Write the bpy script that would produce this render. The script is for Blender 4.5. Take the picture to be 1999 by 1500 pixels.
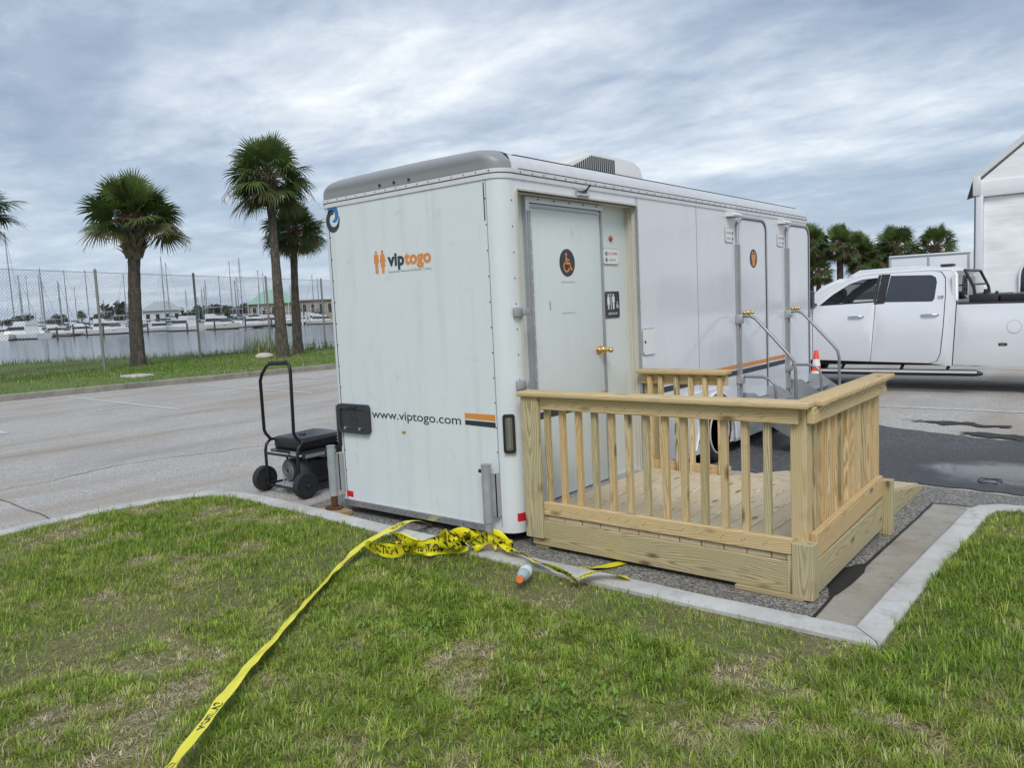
import bpy, bmesh, math, random
import numpy as np
from mathutils import Vector, Matrix, Euler, noise as mnoise
from mathutils.geometry import delaunay_2d_cdt

for o in list(bpy.data.objects):
    bpy.data.objects.remove(o)
scene = bpy.context.scene
COL = scene.collection
RAD = math.radians
rng = random.Random(7)

# ------------------------------------------------------------------ camera
cam_data = bpy.data.cameras.new("camera")
cam = bpy.data.objects.new("camera", cam_data)
COL.objects.link(cam)
cam_data.sensor_width = 36.0
cam_data.lens = 27.45
cam_data.clip_start = 0.05
cam_data.clip_end = 20000.0
YAW, PITCH, ROLL = RAD(129.2546), RAD(-5.714), RAD(-2.711)
_f = Vector((math.cos(PITCH)*math.cos(YAW), math.cos(PITCH)*math.sin(YAW), math.sin(PITCH)))
_r = Vector((math.sin(YAW), -math.cos(YAW), 0.0))
_u = _r.cross(_f)
_r2 = _r*math.cos(ROLL) + _u*math.sin(ROLL)
_u2 = -_r*math.sin(ROLL) + _u*math.cos(ROLL)
cm = Matrix((( _r2.x, _u2.x, -_f.x, 3.308), (_r2.y, _u2.y, -_f.y, -4.025),
             (_r2.z, _u2.z, -_f.z, 1.643), (0, 0, 0, 1)))
cam.matrix_world = cm
scene.camera = cam

# ------------------------------------------------------------------ world: broken overcast over a Nishita sky
SUN_DIR = Vector((0.46, -0.62, 0.80)).normalized()      # towards the sun, veiled by cloud
world = bpy.data.worlds.new("World")
scene.world = world
world.use_nodes = True
wt = world.node_tree
for n in list(wt.nodes): wt.nodes.remove(n)
def wn(t, **k):
    n = wt.nodes.new(t)
    for a, b in k.items(): setattr(n, a, b)
    return n
def wl(a, b): wt.links.new(a, b)
out = wn('ShaderNodeOutputWorld'); bg = wn('ShaderNodeBackground')
bg.inputs['Strength'].default_value = 0.106
sky = wn('ShaderNodeTexSky', sky_type='NISHITA', sun_disc=False)
sky.sun_elevation = math.asin(SUN_DIR.z)
sky.sun_rotation = math.atan2(SUN_DIR.x, SUN_DIR.y)
sky.air_density = 1.2; sky.dust_density = 1.5; sky.ozone_density = 1.5
tc = wn('ShaderNodeTexCoord'); sep = wn('ShaderNodeSeparateXYZ'); wl(tc.outputs['Generated'], sep.inputs[0])
def wmath(op, a, b=None, c=None):
    n = wn('ShaderNodeMath', operation=op)
    for i, v in enumerate((a, b, c)):
        if v is None: continue
        if isinstance(v, (int, float)): n.inputs[i].default_value = v
        else: wl(v, n.inputs[i])
    return n.outputs[0]
zc = wmath('MAXIMUM', sep.outputs['Z'], 0.0)
den = wmath('ADD', zc, 0.11)
cx = wmath('DIVIDE', sep.outputs['X'], den); cy = wmath('DIVIDE', sep.outputs['Y'], den)
comb = wn('ShaderNodeCombineXYZ'); wl(cx, comb.inputs[0]); wl(cy, comb.inputs[1])
SKY = (0.50, 1.2, 9.4)
def wnoise(scale, detail, rough, rot, sc, loc, dist=0.0):
    mp = wn('ShaderNodeMapping'); mp.inputs['Rotation'].default_value = (0, 0, rot)
    mp.inputs['Scale'].default_value = sc; mp.inputs['Location'].default_value = loc
    wl(comb.outputs[0], mp.inputs['Vector'])
    n = wn('ShaderNodeTexNoise'); n.inputs['Scale'].default_value = scale; n.inputs['Detail'].default_value = detail
    n.inputs['Roughness'].default_value = rough; n.inputs['Distortion'].default_value = dist
    wl(mp.outputs[0], n.inputs['Vector']); return n.outputs['Fac']
n1 = wnoise(SKY[0], 5.0, 0.50, RAD(30), (1.0, 1.25, 1), (SKY[1], SKY[2], 0), 0.5)      # big masses
n2 = wnoise(1.05, 8.0, 0.58, RAD(46), (0.9, 1.5, 1), (0.4, 5.2, 0), 0.5)      # streaks along the wind
n3 = wnoise(3.2, 8.0, 0.62, RAD(20), (1.0, 1.3, 1), (7.0, 2.0, 0), 0.3)        # wisps
s = wmath('ADD', wmath('ADD', wmath('MULTIPLY', n1, 0.56), wmath('MULTIPLY', n2, 0.25)), wmath('MULTIPLY', n3, 0.19))
ramp = wn('ShaderNodeValToRGB'); wl(s, ramp.inputs[0])
el = ramp.color_ramp.elements
el[0].position = 0.37; el[0].color = (2.2, 2.8, 3.8, 1)
el[1].position = 0.61; el[1].color = (7.7, 7.9, 8.05, 1)
e = ramp.color_ramp.elements.new(0.455); e.color = (3.15, 3.8, 4.8, 1)
e = ramp.color_ramp.elements.new(0.51); e.color = (4.4, 5.0, 5.85, 1)
e = ramp.color_ramp.elements.new(0.555); e.color = (5.7, 6.2, 6.8, 1)
hz = wn('ShaderNodeMapRange'); hz.inputs['From Min'].default_value = 0.0; hz.inputs['From Max'].default_value = 0.22
hz.inputs['To Min'].default_value = 0.55; hz.inputs['To Max'].default_value = 0.0
wl(zc, hz.inputs['Value'])
m1 = wn('ShaderNodeMix', data_type='RGBA'); wl(hz.outputs[0], m1.inputs[0]); wl(ramp.outputs[0], m1.inputs[6]); m1.inputs[7].default_value = (4.3, 5.3, 6.5, 1)
m2 = wn('ShaderNodeMix', data_type='RGBA'); m2.inputs[0].default_value = 0.10
wl(m1.outputs[2], m2.inputs[6]); wl(sky.outputs[0], m2.inputs[7])
wl(m2.outputs[2], bg.inputs['Color']); wl(bg.outputs[0], out.inputs['Surface'])

# ------------------------------------------------------------------ veiled sun
sun_data = bpy.data.lights.new("sun", 'SUN')
sun_data.energy = 1.5; sun_data.angle = RAD(24); sun_data.color = (1.0, 0.97, 0.92)
sun = bpy.data.objects.new("sun", sun_data); COL.objects.link(sun)
sun.rotation_euler = SUN_DIR.to_track_quat('Z', 'Y').to_euler()
sun.location = (20, -25, 35)

vs = scene.view_settings
vs.view_transform = 'Standard'; vs.look = 'None'; vs.exposure = 0.37; vs.gamma = 1.0
vs.use_curve_mapping = False
scene.render.resolution_x = 1024; scene.render.resolution_y = 769

# ------------------------------------------------------------------ material helpers
class NT:
    def __init__(self, name):
        self.m = bpy.data.materials.new(name); self.m.use_nodes = True
        self.t = self.m.node_tree; self.b = self.t.nodes['Principled BSDF']
        self.out = self.t.nodes['Material Output']
    def n(self, t, **k):
        n = self.t.nodes.new(t)
        for a, b in k.items(): setattr(n, a, b)
        return n
    def l(self, a, b): self.t.links.new(a, b)
    def setv(self, sock, v):
        if hasattr(v, 'is_linked') or isinstance(v, bpy.types.NodeSocket): self.l(v, sock)
        elif isinstance(v, tuple) and len(v) == 3 and sock.type == 'RGBA': sock.default_value = (*v, 1)
        else: sock.default_value = v
    def math(self, op, a, b=None, c=None, clamp=False):
        n = self.n('ShaderNodeMath', operation=op, use_clamp=clamp)
        for i, v in enumerate((a, b, c)):
            if v is not None: self.setv(n.inputs[i], v)
        return n.outputs[0]
    def coords(self, kind='Object', scale=(1, 1, 1), loc=(0, 0, 0), rot=(0, 0, 0), off=None):
        tcn = self.n('ShaderNodeTexCoord'); v = tcn.outputs[kind]
        if off is not None:
            a = self.n('ShaderNodeVectorMath', operation='ADD'); self.l(v, a.inputs[0]); self.l(off, a.inputs[1]); v = a.outputs[0]
        mp = self.n('ShaderNodeMapping'); mp.inputs['Scale'].default_value = scale
        mp.inputs['Location'].default_value = loc; mp.inputs['Rotation'].default_value = rot
        self.l(v, mp.inputs['Vector']); return mp.outputs[0]
    def noise(self, vec, scale=5, detail=4, rough=.5, dist=0, out='Fac'):
        n = self.n('ShaderNodeTexNoise'); n.inputs['Scale'].default_value = scale; n.inputs['Detail'].default_value = detail
        n.inputs['Roughness'].default_value = rough; n.inputs['Distortion'].default_value = dist
        if vec is not None: self.l(vec, n.inputs['Vector'])
        return n.outputs[out]
    def voro(self, vec, scale=5, feature='F1', out='Distance', rnd=1.0):
        n = self.n('ShaderNodeTexVoronoi', feature=feature); n.inputs['Scale'].default_value = scale
        n.inputs['Randomness'].default_value = rnd
        self.l(vec, n.inputs['Vector']); return n.outputs[out]
    def ramp(self, fac, stops, interp='LINEAR'):
        n = self.n('ShaderNodeValToRGB'); n.color_ramp.interpolation = interp
        els = n.color_ramp.elements
        while len(els) < len(stops): els.new(0.5)
        for e_, (p, c_) in zip(els, stops):
            e_.position = p; e_.color = (*c_, 1) if len(c_) == 3 else c_
        self.l(fac, n.inputs[0]); return n.outputs[0]
    def maprange(self, v, a, b, c=0.0, d=1.0):
        n = self.n('ShaderNodeMapRange'); self.l(v, n.inputs[0])
        for i, q in enumerate((a, b, c, d)): n.inputs[i+1].default_value = q
        return n.outputs[0]
    def mix(self, fac, a, b, blend='MIX'):
        n = self.n('ShaderNodeMix', data_type='RGBA', blend_type=blend)
        self.setv(n.inputs[0], fac); self.setv(n.inputs[6], a); self.setv(n.inputs[7], b)
        return n.outputs[2]
    def bump(self, h, strength=.3, dist=.01, nrm=None):
        n = self.n('ShaderNodeBump'); n.inputs['Strength'].default_value = strength; n.inputs['Distance'].default_value = dist
        self.l(h, n.inputs['Height'])
        if nrm is not None: self.l(nrm, n.inputs['Normal'])
        return n.outputs[0]
    def done(self, base=None, rough=None, metal=None, normal=None, **k):
        b = self.b.inputs
        if base is not None: self.setv(b['Base Color'], base)
        if rough is not None: self.setv(b['Roughness'], rough)
        if metal is not None: self.setv(b['Metallic'], metal)
        if normal is not None: self.l(normal, b['Normal'])
        for a, v in k.items(): self.setv(b[a.replace('_', ' ')], v)
        return self.m

def simple(name, col, rough=.5, metal=0.0, var=.12, scale=8, bump=0.0, **k):
    m = NT(name); v = m.coords('Object')
    n = m.noise(v, scale, 5, .6)
    c1 = tuple(min(1, x*(1-var)) for x in col); c2 = tuple(min(1, x*(1+var)) for x in col)
    nrm = m.bump(m.noise(v, scale*12, 3, .6), bump, .004) if bump else None
    r = m.maprange(n, .3, .7, max(0, rough-.06), min(1, rough+.06))
    return m.done(m.mix(n, c1, c2), r, metal, nrm, **k)

def wood(name, light, mid, dark, green, greenamt, RING=640.0):
    m = NT(name)
    oi = m.n('ShaderNodeObjectInfo')
    rnd = oi.outputs['Random']
    cmb = m.n('ShaderNodeCombineXYZ')
    m.l(m.math('MULTIPLY', rnd, 37.0), cmb.inputs[0])
    m.l(m.math('ADD', m.math('MULTIPLY', m.math('SINE', m.math('MULTIPLY', rnd, 91.0)), 0.02), 0.055), cmb.inputs[1])
    m.l(m.math('MULTIPLY', m.math('SINE', m.math('MULTIPLY', rnd, 57.0)), 0.05), cmb.inputs[2])
    v = m.coords('Object', off=cmb.outputs[0])
    vs_ = m.coords('Object', scale=(1.1, 7, 7), off=cmb.outputs[0])
    warp = m.noise(vs_, 1.6, 3, .5)
    sp = m.n('ShaderNodeSeparateXYZ'); m.l(v, sp.inputs[0])
    r2 = m.math('ADD', m.math('MULTIPLY', sp.outputs[1], sp.outputs[1]), m.math('MULTIPLY', sp.outputs[2], sp.outputs[2]))
    rr = m.math('ADD', m.math('ADD', m.math('SQRT', r2), m.math('MULTIPLY', warp, 0.06)), m.math('MULTIPLY', m.math('SINE', m.math('MULTIPLY', sp.outputs[0], 2.3)), .022))
    ring = m.math('MULTIPLY', m.math('ADD', m.math('SINE', m.math('MULTIPLY', rr, RING)), 1.0), .5)
    ring = m.math('POWER', ring, 1.7)
    fine = m.noise(m.coords('Object', scale=(3, 160, 160), off=cmb.outputs[0]), 1.0, 3, .6)
    g = m.math('ADD', m.math('MULTIPLY', ring, .70), m.math('MULTIPLY', fine, .30))
    col = m.ramp(g, [(.15, light), (.45, mid), (.78, dark)])
    big = m.noise(m.coords('Object', scale=(1.2, 3, 3), off=cmb.outputs[0]), 2.2, 3, .5)
    gf = m.math('MULTIPLY', m.maprange(big, .38, .66), greenamt)
    col = m.mix(gf, col, green, 'MIX')
    tone = m.maprange(m.math('FRACT', m.math('MULTIPLY', rnd, 13.7)), 0, 1, .0, .60)
    hue = m.math('FRACT', m.math('MULTIPLY', rnd, 29.3))
    col = m.mix(m.maprange(hue, .55, 1, 0, .40), col, (.52, .30, .11)); col = m.mix(m.maprange(hue, .40, 0, 0, .35), col, (.62, .55, .36))
    col = m.mix(tone, col, (.56, .33, .13), 'MULTIPLY') if False else m.mix(tone, col, tuple(x*.72 for x in mid))
    # knots
    kd = m.voro(m.coords('Object', scale=(3.2, 9, 9), off=cmb.outputs[0]), 1.0)
    kn = m.maprange(kd, .07, .20, 1, 0)
    col = m.mix(m.math('MULTIPLY', kn, .8), col, (.10, .045, .018))
    stain = m.noise(m.coords('Object', off=cmb.outputs[0]), 9, 5, .65)
    col = m.mix(m.maprange(stain, .56, .78, 0, .35), col, (.20, .15, .09))
    h = m.math('ADD', m.math('MULTIPLY', g, .5), m.math('MULTIPLY', fine, .5))
    return m.done(col, m.maprange(fine, .3, .7, .62, .82), 0, m.bump(h, .25, .002))

M = {}
M['wood_rail'] = wood('pine_rail', (.74, .60, .36), (.67, .49, .24), (.47, .28, .10), (.62, .52, .28), .18)
M['wood_green'] = wood('pine_treated', (.62, .54, .33), (.54, .45, .25), (.22, .14, .055), (.38, .38, .20), .6, 520.0)
M['wood_deck'] = wood('pine_deck', (.74, .64, .47), (.66, .55, .38), (.40, .29, .16), (.56, .49, .35), .4)
M['wood_old'] = wood('block_wood', (.52, .38, .20), (.42, .29, .14), (.26, .16, .07), (.35, .30, .18), .3)

def paint_white(name, col, rough, grime=.12, streak=True, spec=.5, wave=.30):
    m = NT(name); v = m.coords('Object')
    n = m.noise(v, 1.4, 5, .6)
    st = m.noise(m.coords('Object', scale=(6, 6, .5)), 1.5, 5, .65)
    sm = m.noise(m.coords('Object', scale=(3, 3, 3)), 2.5, 6, .7)
    f = m.math('ADD', m.math('MULTIPLY', m.maprange(st, .5, .78), grime), m.math('MULTIPLY', m.maprange(sm, .58, .74), grime*1.1))
    c1 = m.mix(m.maprange(n, .3, .7), tuple(x*.96 for x in col), col)
    c = m.mix(f, c1, (.33, .33, .31))
    wob = m.noise(m.coords('Object', scale=(1.0, 1.0, .8)), 1.6, 3, .5)
    return m.done(c, m.maprange(sm, .3, .75, rough, rough+.14), 0, m.bump(wob, wave, .03), Specular_IOR_Level=spec)
M['body'] = paint_white('trailer_white', (.72, .765, .78), .30, .22)
M['side'] = paint_white('trailer_side_white', (.74, .76, .79), .05, .08, True, .75, .14)
M['door'] = paint_white('door_white', (.69, .74, .72), .30, .10)
M['beige'] = paint_white('alcove_beige', (.60, .58, .50), .5, .3)
M['trim_white'] = paint_white('trim_white', (.68, .69, .71), .32, .22, True, .5, .04)
M['cap_grey'] = simple('cap_grey', (.275, .285, .295), .38, .0, .07, 3)
M['alu'] = simple('aluminium', (.55, .56, .57), .38, .85, .12, 20)
M['rail'] = simple('galvanised_rail', (.30, .31, .32), .42, .75, .2, 14)
M['bright'] = simple('bright_alloy', (.72, .73, .74), .35, .3, .08, 14)
M['lampred'] = simple('dull_red_lens', (.42, .09, .06), .3, 0, .1, 20)
M['dockwood'] = simple('dock_wood', (.16, .14, .115), .85, 0, .2, 1)
M['alu_dull'] = simple('dull_aluminium', (.42, .43, .44), .5, .6, .2, 14, .1)
M['galv'] = simple('galvanised', (.44, .46, .47), .5, .5, .22, 9, .1)
M['black'] = simple('black_plastic', (.018, .018, .02), .42, 0, .25, 20)
M['blackmet'] = simple('black_steel', (.016, .016, .017), .33, .2, .3, 20)
M['rubber'] = simple('rubber', (.02, .02, .021), .75, 0, .3, 25, .15)
M['seal'] = simple('dark_seal', (.035, .037, .04), .6, 0, .2, 30)
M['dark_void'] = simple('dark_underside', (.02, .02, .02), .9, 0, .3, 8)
M['orange'] = simple('orange_vinyl', (.72, .26, .05), .4, 0, .05, 12)
M['navy'] = simple('charcoal_vinyl', (.030, .034, .045), .4, 0, .08, 12)
M['blue'] = simple('blue_vinyl', (.03, .17, .40), .4, 0, .05, 12)
M['red'] = simple('red_reflector', (.62, .02, .03), .3, 0, .15, 40)
M['white_vinyl'] = simple('white_vinyl', (.78, .79, .78), .4, 0, .04, 12)
M['grey_vinyl'] = simple('grey_vinyl', (.22, .22, .23), .5, 0, .05, 12)
M['redtext'] = simple('red_print', (.45, .04, .05), .4, 0, .05, 12)
M['greentext'] = simple('green_print', (.05, .16, .10), .4, 0, .05, 12)
M['brass'] = simple('brass', (.75, .52, .20), .2, 1.0, .08, 20)
M['chrome'] = simple('chrome', (.72, .73, .74), .12, 1.0, .05, 10)
M['led'] = simple('led_lens', (.16, .15, .12), .2, .1, .25, 60)
M['rust'] = simple('rusty_steel', (.10, .045, .022), .85, .1, .5, 25, .3)
M['plate'] = simple('plate_holder', (.035, .037, .042), .5, 0, .2, 12)
M['greyplastic'] = simple('grey_plastic', (.34, .35, .36), .5, 0, .1, 12)
M['ac'] = simple('ac_shroud', (.68, .68, .65), .5, 0, .06, 6)
M['truck'] = paint_white('truck_white', (.76, .78, .81), .09, .03, True, .6, .05)
M['tan'] = simple('tan_wall', (.42, .34, .25), .8, 0, .1, 2)
M['roof_green'] = simple('green_metal_roof', (.32, .50, .40), .5, 0, .08, 1)
M['teal'] = simple('teal_wall', (.22, .55, .58), .7, 0, .06, 1)
M['roof_grey'] = simple('grey_roof', (.40, .43, .46), .7, 0, .12, 1)
M['gel'] = simple('gelcoat_white', (.74, .76, .77), .3, 0, .06, .6)
M['gel_cream'] = simple('gelcoat_cream', (.66, .65, .60), .35, 0, .08, .6)
M['gel_navy'] = simple('gelcoat_navy', (.03, .05, .12), .3, 0, .1, .6)
M['canvas_blue'] = simple('canvas_blue', (.03, .09, .26), .8, 0, .15, 2)
M['canvas_teal'] = simple('canvas_teal', (.02, .12, .14), .8, 0, .15, 2)
M['boatglass'] = simple('boat_glass', (.02, .025, .03), .1, 0, .1, 1)
M['mast'] = simple('mast_alloy', (.30, .31, .33), .45, .3, .15, 1)
M['piling'] = simple('piling_wood', (.085, .07, .055), .9, 0, .3, 3)
M['cone'] = simple('cone_orange', (.85, .07, .03), .45, 0, .08, 10)
M['yellow'] = simple('tape_yellow', (.86, .78, .03), .28, 0, .05, 6)
M['tapeprint'] = simple('tape_print', (.02, .02, .02), .4, 0, .1, 6)
M['wire'] = simple('fence_wire', (.14, .145, .15), .55, .3, .1, 6)
M['post'] = simple('fence_post', (.26, .26, .25), .6, .2, .2, 4, .1)

def glass_mat(name, tint, alpha):
    m = NT(name)
    tr = m.n('ShaderNodeBsdfTransparent'); tr.inputs[0].default_value = (*tint, 1)
    gl = m.n('ShaderNodeBsdfGlossy'); gl.inputs['Roughness'].default_value = .02
    fr = m.n('ShaderNodeFresnel'); fr.inputs['IOR'].default_value = 1.5
    mx = m.n('ShaderNodeMixShader'); m.l(fr.outputs[0], mx.inputs[0]); m.l(tr.outputs[0], mx.inputs[1]); m.l(gl.outputs[0], mx.inputs[2])
    m.l(mx.outputs[0], m.out.inputs['Surface']); return m.m
M['glass'] = glass_mat('clear_glass', (.80, .84, .84), 1)
M['tint'] = simple('tinted_glass', (.018, .020, .026), .06, 0, .1, 3, Specular_IOR_Level=1.0, Coat_Weight=.6)

def asphalt(name, c0, c1, c2, blotch=.35, puddle=False):
    m = NT(name); v = m.coords('Object')
    cell = m.n('ShaderNodeTexVoronoi'); cell.inputs['Scale'].default_value = 95; m.l(v, cell.inputs['Vector'])
    cs = m.n('ShaderNodeSeparateColor'); m.l(cell.outputs['Color'], cs.inputs[0])
    col = m.ramp(cs.outputs[0], [(.0, c0), (.45, c1), (1.0, c2)])
    edge = m.maprange(cell.outputs['Distance'], .28, .62, 0, .55)
    col = m.mix(edge, col, tuple(x*.45 for x in c0))
    b1 = m.noise(v, .35, 6, .62); b2 = m.noise(m.coords('Object', scale=(.9, .16, 1), rot=(0, 0, RAD(8))), 1.2, 5, .62)
    b3 = m.noise(v, 3.0, 6, .7)
    dk = tuple(x*.55 for x in c1)
    col = m.mix(m.math('MULTIPLY', m.maprange(b2, .44, .66), blotch), col, (c1[0]*.60, c1[1]*.55, c1[2]*.49))
    col = m.mix(m.math('MULTIPLY', m.maprange(b1, .5, .75), blotch*.8), col, dk)
    col = m.mix(m.maprange(b3, .55, .8, 0, .3), col, c2)
    h = m.math('ADD', m.math('MULTIPLY', cell.outputs['Distance'], -.6), m.math('MULTIPLY', m.noise(v, 240, 2, .5), .4))
    rough = m.maprange(b3, .3, .7, .78, .92)
    nrm = m.bump(h, .55, .006)
    if puddle:
        w = m.noise(m.coords('Object', scale=(1, .8, 1), loc=(1.3, -.4, 0)), .55, 4, .5)
        sp = m.n('ShaderNodeSeparateXYZ'); m.l(v, sp.inputs[0])
        dx = m.math('DIVIDE', m.math('SUBTRACT', sp.outputs[0], 2.55), .95); dy = m.math('DIVIDE', m.math('SUBTRACT', sp.outputs[1], 3.72), .62)
        dd = m.math('SQRT', m.math('ADD', m.math('MULTIPLY', dx, dx), m.math('MULTIPLY', dy, dy)))
        dd = m.math('ADD', dd, m.math('MULTIPLY', m.math('SUBTRACT', m.noise(v, 2.2, 5, .6), .5), 1.1))
        wet = m.maprange(dd, .55, .95, 1, 0)
        damp = m.maprange(dd, .6, 2.2, .8, 0)
        col = m.mix(damp, col, tuple(x*.5 for x in c1))
        rough = m.math('SUBTRACT', m.math('SUBTRACT', rough, m.math('MULTIPLY', wet, .72)), m.math('MULTIPLY', damp, .12))
        bn = m.n('ShaderNodeBump'); bn.inputs['Distance'].default_value = .006; m.l(h, bn.inputs['Height'])
        m.l(m.math('SUBTRACT', .55, m.math('MULTIPLY', wet, .52)), bn.inputs['Strength']); nrm = bn.outputs[0]
    return m.done(col, rough, 0, nrm)
M['asphalt'] = asphalt('asphalt_worn', (.34, .32, .295), (.56, .53, .495), (.74, .72, .685), .95)
M['asphalt_near'] = asphalt('asphalt_chip', (.08, .078, .074), (.25, .24, .22), (.52, .50, .46), .35)
M['asphalt_dark'] = asphalt('asphalt_sealed', (.045, .046, .050), (.105, .108, .116), (.24, .24, .25), .45, True)
M['tar'] = simple('tar', (.015, .015, .016), .6, 0, .3, 12, .3)
M['crack'] = simple('crack_dark', (.13, .12, .105), .9, 0, .3, 12)
def line_paint():
    m = NT('line_paint'); v = m.coords('Object')
    n = m.noise(v, 14, 6, .75); 
    return m.done(m.mix(m.maprange(n, .42, .66), (.62, .62, .60), (.33, .32, .30)), .75, 0, m.bump(m.noise(v, 150, 2), .4, .004))
M['line'] = line_paint()
def concrete(name, col, dirt):
    m = NT(name); v = m.coords('Object')
    n = m.noise(v, 2.2, 7, .65); n2 = m.noise(v, 30, 5, .7); n3 = m.noise(v, 7, 6, .7)
    c = m.mix(n2, tuple(x*.86 for x in col), tuple(min(1, x*1.1) for x in col))
    c = m.mix(m.maprange(n, .42, .66, 0, .75), c, dirt)
    c = m.mix(m.maprange(n3, .53, .72, 0, .60), c, tuple(x*.6 for x in dirt))
    return m.done(c, .86, 0, m.bump(m.math('ADD', m.noise(v, 70, 4, .6), m.math('MULTIPLY', n3, .6)), .35, .006))
M['kerb'] = concrete('kerb_concrete', (.54, .54, .525), (.36, .345, .31))
M['kerb_far'] = concrete('kerb_old', (.30, .28, .235), (.15, .135, .105))
M['gutter'] = concrete('gutter_concrete', (.37, .345, .30), (.26, .235, .195))
def soil():
    m = NT('lawn_soil'); v = m.coords('Object')
    n = m.noise(v, 2.2, 6, .65); n2 = m.noise(v, 40, 6, .75)
    c = m.ramp(n2, [(.25, (.08, .07, .03)), (.5, (.18, .155, .075)), (.75, (.32, .27, .15))])
    c = m.mix(m.maprange(n, .42, .62), c, (.15, .18, .045))
    return m.done(c, .95, 0, m.bump(n2, .8, .02))
M['soil'] = soil()
def far_grass():
    m = NT('verge_grass'); v = m.coords('Object')
    n = m.noise(v, .5, 6, .65); n2 = m.noise(v, 9, 6, .75)
    c = m.ramp(n2, [(.3, (.075, .13, .02)), (.55, (.13, .20, .035)), (.75, (.19, .25, .06))])
    c = m.mix(m.maprange(n, .52, .72, 0, .6), c, (.20, .20, .075))
    return m.done(c, .9, 0, m.bump(n2, .9, .05))
M['verge'] = far_grass()
def water():
    m = NT('harbour_water'); v = m.coords('Object', scale=(.5, .5, 1))
    a = m.noise(m.coords('Object', scale=(1.0, .7, 1)), 1.1, 5, .55); b = m.noise(m.coords('Object', scale=(.12, .1, 1)), 1.0, 4, .5)
    h = m.math('ADD', m.math('MULTIPLY', a, .35), m.math('MULTIPLY', b, .8))
    return m.done((.030, .042, .048), .13, 0, m.bump(h, .22, .14), Specular_IOR_Level=.6)
M['water'] = water()
def leaf(name, attr=True):
    m = NT(name)
    a = m.n('ShaderNodeAttribute'); a.attribute_name = 'Col'
    df = m.n('ShaderNodeBsdfDiffuse'); ts = m.n('ShaderNodeBsdfTranslucent'); mx = m.n('ShaderNodeMixShader')
    gl = m.n('ShaderNodeBsdfGlossy'); gl.inputs['Roughness'].default_value = .45; m2_ = m.n('ShaderNodeMixShader'); m2_.inputs[0].default_value = .05
    m.l(a.outputs['Color'], df.inputs[0]); m.l(a.outputs['Color'], ts.inputs[0]); mx.inputs[0].default_value = .28
    m.l(df.outputs[0], mx.inputs[1]); m.l(ts.outputs[0], mx.inputs[2]); m.l(mx.outputs[0], m2_.inputs[1]); m.l(gl.outputs[0], m2_.inputs[2])
    m.l(m2_.outputs[0], m.out.inputs['Surface']); return m.m
M['blade'] = leaf('grass_blade'); M['leaf'] = leaf('palm_leaf')
def bark():
    m = NT('palm_bark'); v = m.coords('Object')
    n = m.noise(m.coords('Object', scale=(9, 9, 2)), 2.0, 6, .7); r_ = m.noise(m.coords('Object', scale=(1, 1, 14)), 1.0, 3, .5)
    c = m.ramp(n, [(.3, (.035, .026, .020)), (.5, (.10, .08, .065)), (.72, (.22, .185, .15))])
    c = m.mix(m.maprange(r_, .5, .7, 0, .5), c, (.04, .03, .024))
    return m.done(c, .95, 0, m.bump(m.math('ADD', n, r_), .8, .03))
M['bark'] = bark()
M['boot'] = simple('palm_boot', (.17, .135, .105), .9, 0, .35, 4, .2)
M['stalk'] = simple('palm_stalk', (.20, .12, .09), .9, 0, .2, 4)
def fabric():
    m = NT('tent_fabric'); v = m.coords('Object')
    a = m.noise(m.coords('Object', scale=(.7, 1, 2.6)), 1.6, 5, .55, .6); b = m.noise(m.coords('Object', scale=(1.5, 1, 5), rot=(0, .35, 0)), 1.8, 4, .55)
    return m.done((.84, .86, .86), .55, 0, m.bump(m.math('ADD', a, m.math('MULTIPLY', b, .6)), .25, .06))
M['fabric'] = fabric()
M['rock'] = simple('pale_rock', (.52, .49, .42), .9, 0, .2, 6, .3)
# ------------------------------------------------------------------ mesh helpers
WORLD = {}
def wm(o): return WORLD.get(o.name, Matrix.Identity(4))
def link(name, me, mat=None, parent=None, mtx=None):
    o = bpy.data.objects.new(name, me); COL.objects.link(o)
    if mtx is not None: o.matrix_basis = mtx
    if mat is not None and me is not None and not me.materials: me.materials.append(mat)
    if parent is not None:
        o.parent = parent; o.matrix_parent_inverse = wm(parent).inverted()
    WORLD[o.name] = mtx.copy() if mtx is not None else Matrix.Identity(4)
    return o
def tag(o, label=None, cat=None, group=None, kind=None):
    if label: o['label'] = label
    if cat: o['category'] = cat
    if group: o['group'] = group
    if kind: o['kind'] = kind
    return o
def thing(name, loc, label, cat, group=None):
    o = bpy.data.objects.new(name, None); o.empty_display_size = .2; COL.objects.link(o); o.location = loc
    WORLD[o.name] = Matrix.Translation(loc)
    return tag(o, label, cat, group)
def copy_tree(o, parent=None):
    c = o.copy(); COL.objects.link(c); c.parent = parent
    for ch in list(o.children): copy_tree(ch, c)
    return c

def finish(me, smooth=38):
    if smooth:
        for p in me.polygons: p.use_smooth = True
        me.set_sharp_from_angle(angle=RAD(smooth))
    return me

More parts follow.
